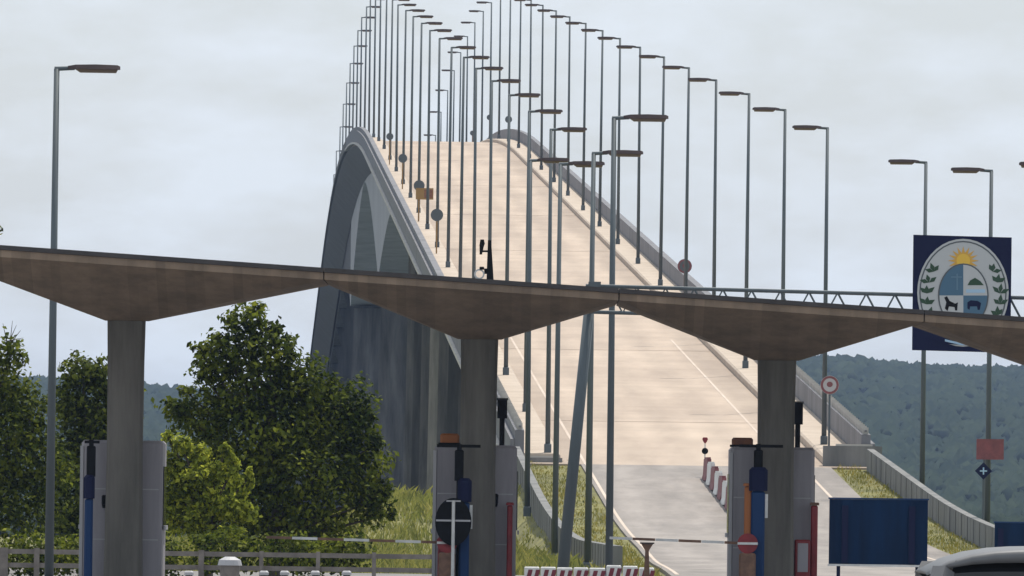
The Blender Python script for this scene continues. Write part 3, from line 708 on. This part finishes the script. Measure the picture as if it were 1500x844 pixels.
for x, y, dia, lab in lefts:
    round_sign(x, y, dist_for(x, y, -4.75), -4.75, dia, M_disc, lab, postm=M_ochre)
for x, y, dia, lab in [(692, 195, .40, 'tiny round sign at the bridge crest, leftmost of three in the sky'), (717, 172, .42, 'tiny round sign at the bridge crest, middle of three in the sky'),
                       (745, 175, .50, 'small round sign near the crest of the right parapet, rightmost of three')]:
    round_sign(x, y, dist_for(x, y, 4.75), 4.75, dia, M_disc, lab)
round_sign(1003, 390, dist_for(1003, 390, 4.9), 4.9, .62, M_disc, 'reddish round sign against the right parapet above the canopy', M_redfade)
round_sign(1207, 564, 437.5, 4.62, .60, M_boothtrim, 'round sign with dark red ring before the nearest right bridge lamp', M_redfade, M_pole)
# yellow plate
Y = dist_for(622, 284, -4.5) ; X = xc(Y) - 4.5; zb = zr(Y) + .261; Zc = px(622, 284, Y)[1] - zb
r = tag(empty('yellow_sign', (X, Y, zb)), 'yellow rectangular plate on an ochre post beside the left footway', 'sign')
mk().box(-.46, .46, -.02, .01, Zc - .30, Zc + .30).build('plate', M_ochre, r); mk().tube((-.3, .05, 0), (-.3, .05, Zc + .25), .04, .04, 8).build('post', M_ochre, r)
mk().box(-.02, .42, -.028, -.021, Zc - .22, Zc + .22).build('dark_field', M_brown, r)
# red panel + diamond on the right verge lamp
d = 379.6; X, Z = px(1449, 658, d); zb = gz(X, d)
xp = px(1441, 690, d)[0]; r = tag(empty('warning_sign', (xp, d, zb)), 'faded red rectangular panel on the right verge lamp post', 'sign')
mk().box(px(1430, 650, d)[0] - xp, px(1470, 650, d)[0] - xp, -.20, -.17, px(1430, 673, d)[1] - zb, px(1430, 643, d)[1] - zb).build('panel', M_redfade, r)
mk().box(-.05, .05, -.169, .0, px(1440, 665, d)[1] - zb, px(1440, 655, d)[1] - zb).build('bracket', M_pole, r)
mk().tube((-.0, -.13, -.1), (0, -.13, px(1440, 648, d)[1] - zb), .03, .03, 8).build('post', M_pole, r)
d = 379.2; X, Z = px(1440.5, 690, d); zb2 = gz(X, d); r = tag(empty('diamond_sign', (X, d, zb2)), 'dark blue diamond sign with pale cross below the red panel', 'sign'); Z -= zb2
D = .24
mk().prism([(-D, Z), (0, Z - D), (D, Z), (0, Z + D)], -.02, .005).build('plate', M_navy, r)
for aa, bb in (((-.10, -.02), (.10, .02)), ((-.02, -.10), (.02, .10))): mk().box(aa[0], bb[0], -.026 - .004 * (aa[0] < -.05), -.021, Z + aa[1], Z + bb[1]).build('cross_bar', M_ribbon, r)
mk().tube((0, .04, -.1), (0, .04, Z + .1), .028, .028, 8).build('post', M_pole, r)

# ---------------------------------------------------------- red and white barrier blocks
def barrier_block(loc, rz, ln, hgt, m, label, group, zb=0):
    r = tag(empty('barrier_block', loc, rz), label, 'barrier', group); h = ln / 2
    vs = []
    for x in (-h, h):
        for yy, z in ((-.12, 0), (.12, 0), (.11, .08), (.08, .2), (.06, hgt), (-.06, hgt), (-.08, .2), (-.11, .08)): vs.append((x, yy, z))
    fs = [tuple(range(7, -1, -1)), tuple(range(8, 16))] + [(i, (i+1) % 8, 8 + (i+1) % 8, 8 + i) for i in range(8)]
    mk().add(vs, fs).build('block', m, r)
    mk().box(-h * .8, h * .8, -.055, .055, hgt + .001, hgt + .05).build('grip', m, r)
n = 0
for k in range(9):
    Y = 418 - k * 3.2; x = 1041 + k * 6.0
    X = xc(Y) + .05
    barrier_block((X, Y, zr(Y) + .004), math.pi / 2 + .0207, 3.19, .66, M_redfade if k % 2 == 0 else M_white, '%s plastic barrier block, %s in the line up the lane' % ('faded red' if k % 2 == 0 else 'white', 'farthest' if k == 0 else ORD[k] + ' from the far end'), 'barrier blocks dividing the lanes')
DB = 256.0
rb_ = random.Random(11)
for k in range(8):
    xa = 779 + k * 24.0; X = px(xa, 838, DB)[0]; hw = .135 + .015 * rb_.random(); Zt = px(xa, 828 + rb_.random() * 4, DB)[1] - .02
    r = tag(empty('stripe_barrier', (X, DB + rb_.uniform(-.15, .15), .021), rb_.uniform(-.15, .15)), 'white and maroon striped barrier in the row behind the middle booth, %s from the left' % (['first'] + ORD[1:])[k], 'barrier', 'striped barriers in the cross row')
    mk().cham(-hw, hw, -.05, .05, 0, Zt, .02).build('panel', M_white, r)
    for q in range(2):
        u = -hw + .05 + q * hw; sl_ = .06
        mk().prism([(u - .03, Zt - .30), (u + .05, Zt - .30), (u + .05 + sl_, Zt - .055), (u - .03 + sl_, Zt - .055)], -.056, -.0505).build('stripe', M_maroon, r)
# lantern pole in front of the divider line
Y = 420.6; X = xc(Y) + .06; r = tag(empty('warning_lantern', (X, Y, zr(Y) + .002)), 'thin pole with red lantern over a black ball heading the barrier line', 'lantern')
zt = px(1037, 641, Y)[1] - zr(Y); mk().tube((0, 0, 0), (0, 0, zt - .2), .022, .02, 6).build('pole', M_white, r)
mk().prism([(-.09, zt - .05), (-.05, zt - .14), (0, zt - .199), (.05, zt - .14), (.09, zt - .05), (.06, zt), (-.06, zt)], -.07, .07).build('lantern', M_red, r)
mk().ell(0, zt - .42, .10, .10, -.08, .08, 16).build('ball', M_black, r)

# ---------------------------------------------------------- left fence, drum and bollards
DF = 252.0
fe = tag(empty('rail_fence', (px(300, 830, DF)[0], DF, .0)), 'weathered two rail fence in front of the trees at bottom left', 'fence'); fx = fe.location.x
for ya, yb in ((808, 815), (828, 835)):
    for xa, xb in ((-60, 119.5), (120, 292), (299, 470), (470.5, 640)):
        Xa, Xb = px(xa, ya, DF)[0], px(xb, ya, DF)[0]; mk().box(Xa - fx, Xb - fx, -.03, .03, px(300, yb, DF)[1], px(300, ya, DF)[1]).build('rail', M_rail, fe)
for x, wd in ((-40, 8), (6, 12), (54, 8), (165, 8), (228, 8), (295, 8), (383, 6), (466, 6), (548, 6), (636, 6)):
    X = px(x, 820, DF)[0] - fx; h = wd / 2 / (F / DF); mk().box(X - h, X + h, -.09, -.031, -.05, px(300, 806, DF)[1]).build('fence_post', M_rail, fe)
d = DF - 1.2; X, Zt = px(337, 814, d)
r = tag(empty('white_drum', (X, d, .02)), 'white plastic drum with domed lid before the rail fence', 'drum')
dr = mk(); prof = [(.175, 0), (.19, .05), (.17, .1), (.19, .4), (.17, .45), (.18, Zt - .32), (.165, Zt - .26)]
for (ra, za), (rb_, zb) in zip(prof, prof[1:]): dr.tube((0, 0, za), (0, 0, zb), ra, rb_, 16)
dr.build('body', M_rail, r)
mk().tube((0, 0, Zt - .259), (0, 0, Zt - .20), .16, .17, 16).build('band', M_navy, r)
ld = mk(); ld.tube((0, 0, Zt - .199), (0, 0, Zt - .1), .225, .20, 16); ld.tube((0, 0, Zt - .0995), (0, 0, Zt - .04), .20, .09, 16); ld.build('lid', M_boothtrim, r)
for k, x in enumerate((277, 387, 417, 462, 508)):
    d = DF - 2.0; X, Zt = px(x, 836, d); r = tag(empty('bollard', (X, d, .02)), 'short pale bollard before the rail fence, %s from the left' % (['first'] + ORD[1:])[k], 'bollard', 'pale bollards by the fence')
    mk().cham(-.075, .075, -.075, .075, 0, Zt - .1, .02).build('shaft', M_rail, r); mk().cham(-.085, .085, -.085, .085, Zt - .099, Zt - .02, .03).build('cap', M_boothtrim, r)

# ================================================================== TREES AND PLANTS
def leaf_cloud(clumps, n, size, d0, surf=.62):
    """clumps: (x, y, rx, ry, dy) in photo pixels at distance d0 -> leaf quads"""
    s = F / d0; C = []
    for x, y, rx, ry, dy in clumps:
        X, Z = px(x, y, d0); C.append((X, d0 + dy, Z, rx / s, min(rx, ry * 1.2) / s, ry / s))
    C = np.array(C); area = C[:, 3] * C[:, 5]; prob = area / area.sum()
    k = rng.choice(len(C), n, p=prob)
    v = rng.normal(size=(n, 3)); v /= np.linalg.norm(v, axis=1)[:, None]
    rad = rng.random(n) ** (surf * .55)
    lump = 1 + .22 * np.sin(v[:, 0] * 5 + k) * np.sin(v[:, 2] * 6 + 2 * k) + .12 * rng.normal(size=n)
    P_ = C[k, :3] + v * (rad * lump)[:, None] * C[k, 3:6]
    # leaf frame
    nrm = v * .6 + rng.normal(size=(n, 3)) * .7 + np.array([0, 0, .55]); nrm /= np.linalg.norm(nrm, axis=1)[:, None]
    t = rng.normal(size=(n, 3)) + np.array([0, 0, -.5]) + v * .5; t -= nrm * (t * nrm).sum(1)[:, None]; t /= np.linalg.norm(t, axis=1)[:, None]
    bta = np.cross(nrm, t); L_ = size * (.65 + .7 * rng.random(n))[:, None]; W_ = L_ * .29
    V = np.stack([P_ - t * L_ * .5, P_ + bta * W_ - t * L_ * .05 + nrm * L_ * .07, P_ + t * L_ * .5 - nrm * L_ * .06, P_ - bta * W_ - t * L_ * .05 + nrm * L_ * .07], 1).reshape(-1, 3)
    i = np.arange(n) * 4
    T_ = np.concatenate([np.stack([i, i+1, i+2], 1), np.stack([i, i+2, i+3], 1)]); return V, T_, C
def tree(label, clumps, n, size, d0, foot, m, twigs=(), core=None):
    V, T_, C = leaf_cloud(clumps, n, size, d0)
    X0 = px(foot, 800, d0)[0]; z0 = gz(X0, d0)
    r = tag(empty('tree', (X0, d0, z0)), label, 'tree', 'trees behind the toll booths')
    V = V - np.array([X0, d0, z0])
    np_mesh('crown', V, T_, m, r)
    t = mk(); top = C[:, 2].max() - z0
    pts = [(0, 0, -.3), (.05, .02, top * .25), (-.06, 0, top * .5), (.0, .03, top * .8)]
    rr = [.16, .12, .085, .03]
    for a in range(3): t.tube(pts[a], pts[a + 1], rr[a], rr[a + 1], 8)
    for c in C:
        p1 = (c[0] - X0, c[1] - d0, c[2] - z0); zb = max(.3, min(top * .6, p1[2] * .55)); t.tube((0, 0, zb), p1, .05, .012, 5)
        for q in range(5):
            dv = rng.normal(size=3); dv /= np.linalg.norm(dv); t.tube(p1, tuple(p1[j] + dv[j] * c[3 + j] * .85 for j in range(3)), .014, .004, 4)
    for (xa, ya, xb, yb) in twigs:
        A = px(xa, ya, d0); B = px(xb, yb, d0); t.tube((A[0]-X0, 0, A[1]-z0), (B[0]-X0, .1, B[1]-z0), .012, .004, 4)
    t.build('trunk', M_bark, r)
big = [(362, 475, 36, 34, 0), (342, 520, 50, 40, .1), (395, 512, 44, 42, -.2), (312, 535, 34, 36, 0), (372, 575, 74, 50, .2), (440, 565, 46, 46, 0),
       (300, 610, 60, 42, .2), (390, 640, 88, 62, -.2), (470, 620, 66, 60, .3), (510, 610, 46, 58, 0), (530, 680, 44, 60, .1), (455, 700, 84, 70, -.3),
       (360, 720, 80, 66, .2), (545, 735, 32, 38, 0), (300, 690, 50, 60, .6), (430, 770, 110, 40, .2), (262, 600, 22, 18, 0), (322, 498, 18, 14, 0), (290, 512, 14, 10, 0), (420, 545, 22, 20, .1), (378, 452, 10, 12, 0), (338, 470, 12, 9, 0), (404, 486, 10, 12, 0), (428, 520, 12, 9, 0), (250, 590, 10, 7, 0), (272, 572, 14, 8, 0), (488, 560, 14, 12, 0), (552, 650, 12, 16, 0), (566, 720, 12, 16, 0), (574, 752, 8, 12, 0), (296, 548, 12, 8, 0), (540, 610, 12, 14, 0)]
tree('tall dark green tree with pointed top between the left and middle booths', big, 24000, .125, 268, 400, M_leafD)
yel = [(266, 652, 18, 14, 0), (294, 668, 16, 18, .1), (252, 684, 20, 22, 0), (282, 700, 24, 20, -.1), (316, 694, 15, 22, 0), (262, 724, 26, 20, .1), (304, 730, 24, 24, 0), (340, 690, 11, 26, 0),
       (352, 716, 14, 18, .1), (336, 744, 24, 20, -.1), (286, 758, 30, 20, 0), (250, 756, 18, 26, 0), (366, 700, 7, 18, 0), (330, 660, 8, 12, 0), (360, 752, 18, 16, .1), (310, 782, 50, 16, 0), (245, 640, 9, 9, 0)]
tree('small sunlit yellow-green tree right of the first booth', yel, 7000, .115, 259, 300, M_leafL)
lfA = [(16, 520, 26, 30, 0), (4, 575, 46, 44, .2), (40, 610, 46, 52, 0), (10, 660, 60, 60, -.2), (60, 690, 50, 60, .2), (20, 750, 70, 56, 0), (-60, 560, 70, 90, .3), (-50, 680, 80, 90, 0), (-52, 350, 46, 60, 0), (-60, 450, 40, 70, .1), (-6, 335, 12, 8, 0)]
tree('dark tree with bare top twigs at the left picture edge', lfA, 15000, .12, 272, -40, M_leafD, twigs=[(14, 510, 18, 470), (14, 505, 30, 484), (12, 510, 4, 474), (16, 495, 24, 476), (10, 500, 34, 495)])
lfB = [(120, 545, 30, 28, 0), (148, 560, 24, 34, .1), (100, 590, 30, 40, 0), (140, 620, 44, 46, .2), (106, 670, 40, 50, 0), (150, 690, 40, 60, .1), (115, 750, 60, 50, 0), (176, 600, 30, 50, .2)]
tree('mid green tree seen between the left lamp post and the first column', lfB, 11000, .12, 278, 130, M_leafM)
def hedge(label, clumps, n, size, d0, m):
    V, T_, C = leaf_cloud(clumps, n, size, d0); X0, Z0 = C[:, 0].mean(), gz(C[:, 0].mean(), d0)
    r = tag(empty('bush', (X0, d0, Z0)), label, 'bush'); np_mesh('foliage', V - np.array([X0, d0, Z0]), T_, m, r)
    for c in C: mk().tube((c[0] - X0, c[1] - d0, -.1), (c[0] - X0, c[1] - d0, c[2] - Z0 + c[5] * .6), .03, .008, 5).build('stem', M_bark, r)
hedge('dark bush behind the rail fence below the big tree', [(230, 815, 50, 36, 0), (330, 808, 60, 34, .2), (430, 812, 70, 32, 0), (505, 810, 44, 30, .1), (60, 815, 90, 36, .2), (150, 815, 50, 36, 0)], 6500, .11, 256, M_leafD)

# grass
def blades(name, n, xr_, yr_, keep, hmin, hmax, wd, m, label):
    X = rng.uniform(*xr_, n); Y = rng.uniform(*yr_, n); k = keep(X, Y); X, Y = X[k], Y[k]; Z = ground(X, Y); n = len(X)
    clump = .6 + .5 * np.sin(X * 2.1 + np.sin(Y * .7) * 2) * np.sin(Y * .55 + X)
    h = (hmin + (hmax - hmin) * rng.random(n)) * np.clip(clump, .35, 1.2)
    a = rng.uniform(0, math.pi, n); w_ = wd * (.6 + .8 * rng.random(n)); lx = rng.normal(size=n) * h * .35; ly = rng.normal(size=n) * h * .35
    dx, dy = np.cos(a) * w_ / 2, np.sin(a) * w_ / 2
    V = np.stack([np.stack([X - dx, Y - dy, Z - .02], 1), np.stack([X + dx, Y + dy, Z - .02], 1), np.stack([X + lx * .4 + dx * .7, Y + ly * .4, Z + h * .6], 1), np.stack([X + lx, Y + ly, Z + h], 1)], 1).reshape(-1, 3)
    i = np.arange(n) * 4; T_ = np.concatenate([np.stack([i, i+1, i+2], 1), np.stack([i, i+2, i+3], 1)])
    return tag(np_mesh(name, V, T_, m), label, 'grass', kind='stuff')
blades('tall_grass', 90000, (-11, 4.5), (300, 440), lambda X, Y: (X < xc(Y) - 6.3) & (Y < 434), .15, .5, .035, M_grass, 'tall yellow-green grass on the left bank below the bridge')
blades('bank_grass', 16000, (-3, 5), (310, 434), lambda X, Y: (X < xc(Y) - 5.8) & (X > xc(Y) - 6.6), .08, .24, .03, M_grass, 'short grass at the foot of the left guard wall')
blades('verge_grass', 70000, (0, 15), (296, 432), lambda X, Y: ((X < xc(Y) - 3.7 - 1.6 * np.maximum(0, (370 - Y) / 80) ** 1.3) & (X > xc(Y) - 5.4)) | ((X > xc(Y) + 4.4 + 1.3 * np.maximum(0, (400 - Y) / 110)) & (X < xc(428) + 5.3 + (428 - Y) * .0335)), .06, .2, .03, M_dry, 'short dry yellow-green grass on the verges beside the road')
# far wooded hills
def forest():
    import bmesh
    bm = bmesh.new(); bmesh.ops.create_icosphere(bm, subdivisions=1, radius=1.0)
    bv = np.array([v.co[:] for v in bm.verts]); bf = np.array([[v.index for v in f.verts] for f in bm.faces]); bm.free()
    # closed canopy of many uneven crowns: a fine height field ...
    yv = np.concatenate([np.arange(1500, 4100, 5.2), np.arange(4100, 4860, 3.0)]); nu = 340
    def vnoise(a, c, seed):
        r = np.random.default_rng(seed).random((64, 64)); i, j = np.floor(a).astype(int), np.floor(c).astype(int); fa, fc = a - i, c - j
        fa, fc = fa * fa * (3 - 2 * fa), fc * fc * (3 - 2 * fc); g_ = lambda p, q: r[p % 64, q % 64]
        return (g_(i, j) * (1 - fa) + g_(i + 1, j) * fa) * (1 - fc) + (g_(i, j + 1) * (1 - fa) + g_(i + 1, j + 1) * fa) * fc
    Yg = np.repeat(yv[:, None], nu, 1); Xg = np.linspace(-1, 1, nu)[None, :] * (60 + Yg * .05)
    Xg = Xg + rng.uniform(-.45, .45, Xg.shape); Yg = Yg + rng.uniform(-1, 1, Yg.shape)
    top = lambda X, Y: ground(X, Y) + 5.2 + 2.4 * vnoise(X / 9.0, Y / 21.0, 1) + 1.6 * vnoise(X / 3.6, Y / 9.0, 2)
    Zg = top(Xg, Yg) + rng.normal(size=Xg.shape).clip(-1.6, 1.9) * 1.15
    ix = np.arange(Xg.size).reshape(Xg.shape)
    Tq = np.stack([ix[:-1, :-1].ravel(), ix[:-1, 1:].ravel(), ix[1:, 1:].ravel(), ix[1:, :-1].ravel()], 1)
    Tg = np.concatenate([Tq[:, [0, 1, 2]], Tq[:, [0, 2, 3]]])
    Vs, Ts = [np.stack([Xg.ravel(), Yg.ravel(), Zg.ravel()], 1)], [Tg]; o = Xg.size
    # ... and single crowns standing out of it
    N = 15000
    Y = np.concatenate([rng.uniform(1600, 4300, N // 2), rng.uniform(4300, 4850, N // 2)]); X = rng.uniform(-1, 1, N) * (58 + Y * .05); Z = top(X, Y)
    R = (.5 + 1.2 * rng.random(N) ** 2.0) * (.85 + .25 * (Y < 4300)); H = R * (.7 + 1.0 * rng.random(N))
    for x, y, z, r_, h_ in zip(X, Y, Z, R, H):
        ns = 1 + .33 * rng.normal(size=len(bv)).clip(-1.3, 1.3)
        Vs.append(bv * ns[:, None] * np.array([r_, r_, h_]) + np.array([x, y, z + .35 - h_ * .3])); Ts.append(bf + o); o += len(bv)
    fo = np_mesh('forest', np.concatenate(Vs), np.concatenate(Ts), M_forest); fo.data.polygons.foreach_set('use_smooth', [True] * len(fo.data.polygons))
    tag(fo, 'hazy blue-green woods covering the far hills behind the bridge', 'forest', kind='stuff')
forest()

# ================================================================== CAR at the bottom right edge
def car():
    d = 58.0; s = F / d
    cxw = px(1572, 830, d)[0]; Zr = px(1500, 806, d)[1]
    r = tag(empty('car', (cxw, d, .02)), 'silver car at the bottom right edge, only its roof and dark rear window in view', 'car')
    Ht = Zr - .02 + .02
    def sec(y, hw, z0, z1, n=6):    # rounded box section
        pts = []
        rad = .10
        for cxs, czs, a0 in ((hw - rad, z0 + rad, -90), (hw - rad, z1 - rad, 0), (-hw + rad, z1 - rad, 90), (-hw + rad, z0 + rad, 180)):
            for i in range(n + 1):
                a = math.radians(a0 + 90 * i / n); pts.append((cxs + rad * math.cos(a), y, czs + rad * math.sin(a)))
        return pts
    def loft_secs(secs, name, m, smooth_=True):
        n = len(secs[0]); vs = sum(secs, []); fs = [tuple(range(n - 1, -1, -1)), tuple(range((len(secs)-1)*n, len(secs)*n))]
        fs = [f[::-1] for f in fs]
        for k in range(len(secs) - 1):
            for i in range(n): fs.append((k*n+i, (k+1)*n+i, (k+1)*n+(i+1) % n, k*n+(i+1) % n))
        return mk().add(vs, fs).build(name, m, r, smooth_)
    loft_secs([sec(-2.05, .70, .35, .80), sec(-1.95, .80, .25, .92), sec(-1.2, .86, .2, .95), sec(.8, .86, .2, .95), sec(1.7, .82, .25, .86), sec(2.05, .68, .35, .70)], 'body', M_carpaint)
    # greenhouse glass
    gl = mk(); zb = .93; zt = Ht - .062
    B = [(-.76, -1.75, zb), (.76, -1.75, zb), (.76, 1.15, zb), (-.76, 1.15, zb)]; Tt = [(-.545, -1.35, zt), (.545, -1.35, zt), (.545, .35, zt), (-.545, .35, zt)]
    gl.add(B + Tt, [(0,3,2,1), (4,5,6,7), (0,1,5,4), (1,2,6,5), (2,3,7,6), (3,0,4,7)]).build('windows', M_glass, r)
    # domed roof
    vs, fs = [], []; nx_, ny_ = 14, 8
    for j in range(ny_ + 1):
        for i in range(nx_ + 1):
            u = -1 + 2 * i / nx_; v = -1 + 2 * j / ny_
            z = Ht - .105 * abs(u) ** 4.2 - .02 * abs(v) ** 3
            vs.append((u * .665, -.5 + v * .9, z))
    off = len(vs)
    for j in range(ny_ + 1):
        for i in range(nx_ + 1):
            u = -1 + 2 * i / nx_; v = -1 + 2 * j / ny_; vs.append((u * .66, -.5 + v * .895, zt - .004 - .055 * abs(u) ** 5))
    q = lambda i, j: j * (nx_ + 1) + i
    for j in range(ny_):
        for i in range(nx_):
            fs.append((q(i, j), q(i+1, j), q(i+1, j+1), q(i, j+1))); fs.append((off+q(i, j+1), off+q(i+1, j+1), off+q(i+1, j), off+q(i, j)))
    for i in range(nx_): fs += [(q(i, 0), off+q(i, 0), off+q(i+1, 0), q(i+1, 0)), (q(i+1, ny_), off+q(i+1, ny_), off+q(i, ny_), q(i, ny_))]
    for j in range(ny_): fs += [(q(0, j+1), off+q(0, j+1), off+q(0, j), q(0, j)), (q(nx_, j), off+q(nx_, j), off+q(nx_, j+1), q(nx_, j+1))]
    mk().add(vs, fs).build('roof', M_carpaint, r, True)
    for sx in (-1, 1):
        for (y0, y1) in ((-1.78, -1.36), (1.18, .36)):
            mk().tube((sx * .765, y0, zb), (sx * .60, y1, zt - .05), .05, .055, 6).build('pillar', M_carpaint, r)
        mk().cham(sx*.72 - .1, sx*.72 + .1, -2.03, -1.93, .62, .86, .03).build('tail_light', M_red, r)
        mk().cham(sx*.93 - .09, sx*.93 + .09, .72, .86, .95, 1.09, .03).build('mirror', M_carpaint, r)
        for y in (-1.3, 1.35):
            wv = mk().tube((sx*.66, y, .31), (sx*.87, y, .31), .31, .31, 20).build('wheel', M_tyre, r)
            mk().tube((sx*.871, y, .31), (sx*.885, y, .31), .19, .17, 14).build('rim', M_carpaint, wv)
    mk().box(-.7, .7, -2.14, -2.05, .36, .54).build('bumper', M_disc, r)
car()

# ================================================================== HAZE
hz = mk().box(-3700, 3700, -80, 9100, -20, 62)
hm = bpy.data.materials.new('haze_air'); hm.use_nodes = True; nn = hm.node_tree.nodes; nn.clear()
vo = nn.new('ShaderNodeVolumePrincipled'); vo.inputs['Density'].default_value = 5.6e-5; vo.inputs['Color'].default_value = (.46, .63, 1, 1); vo.inputs['Anisotropy'].default_value = .2
oo = nn.new('ShaderNodeOutputMaterial'); hm.node_tree.links.new(vo.outputs[0], oo.inputs['Volume'])
tag(hz.build('haze', hm), 'thin blue haze lying over the far hills', 'haze', kind='stuff')
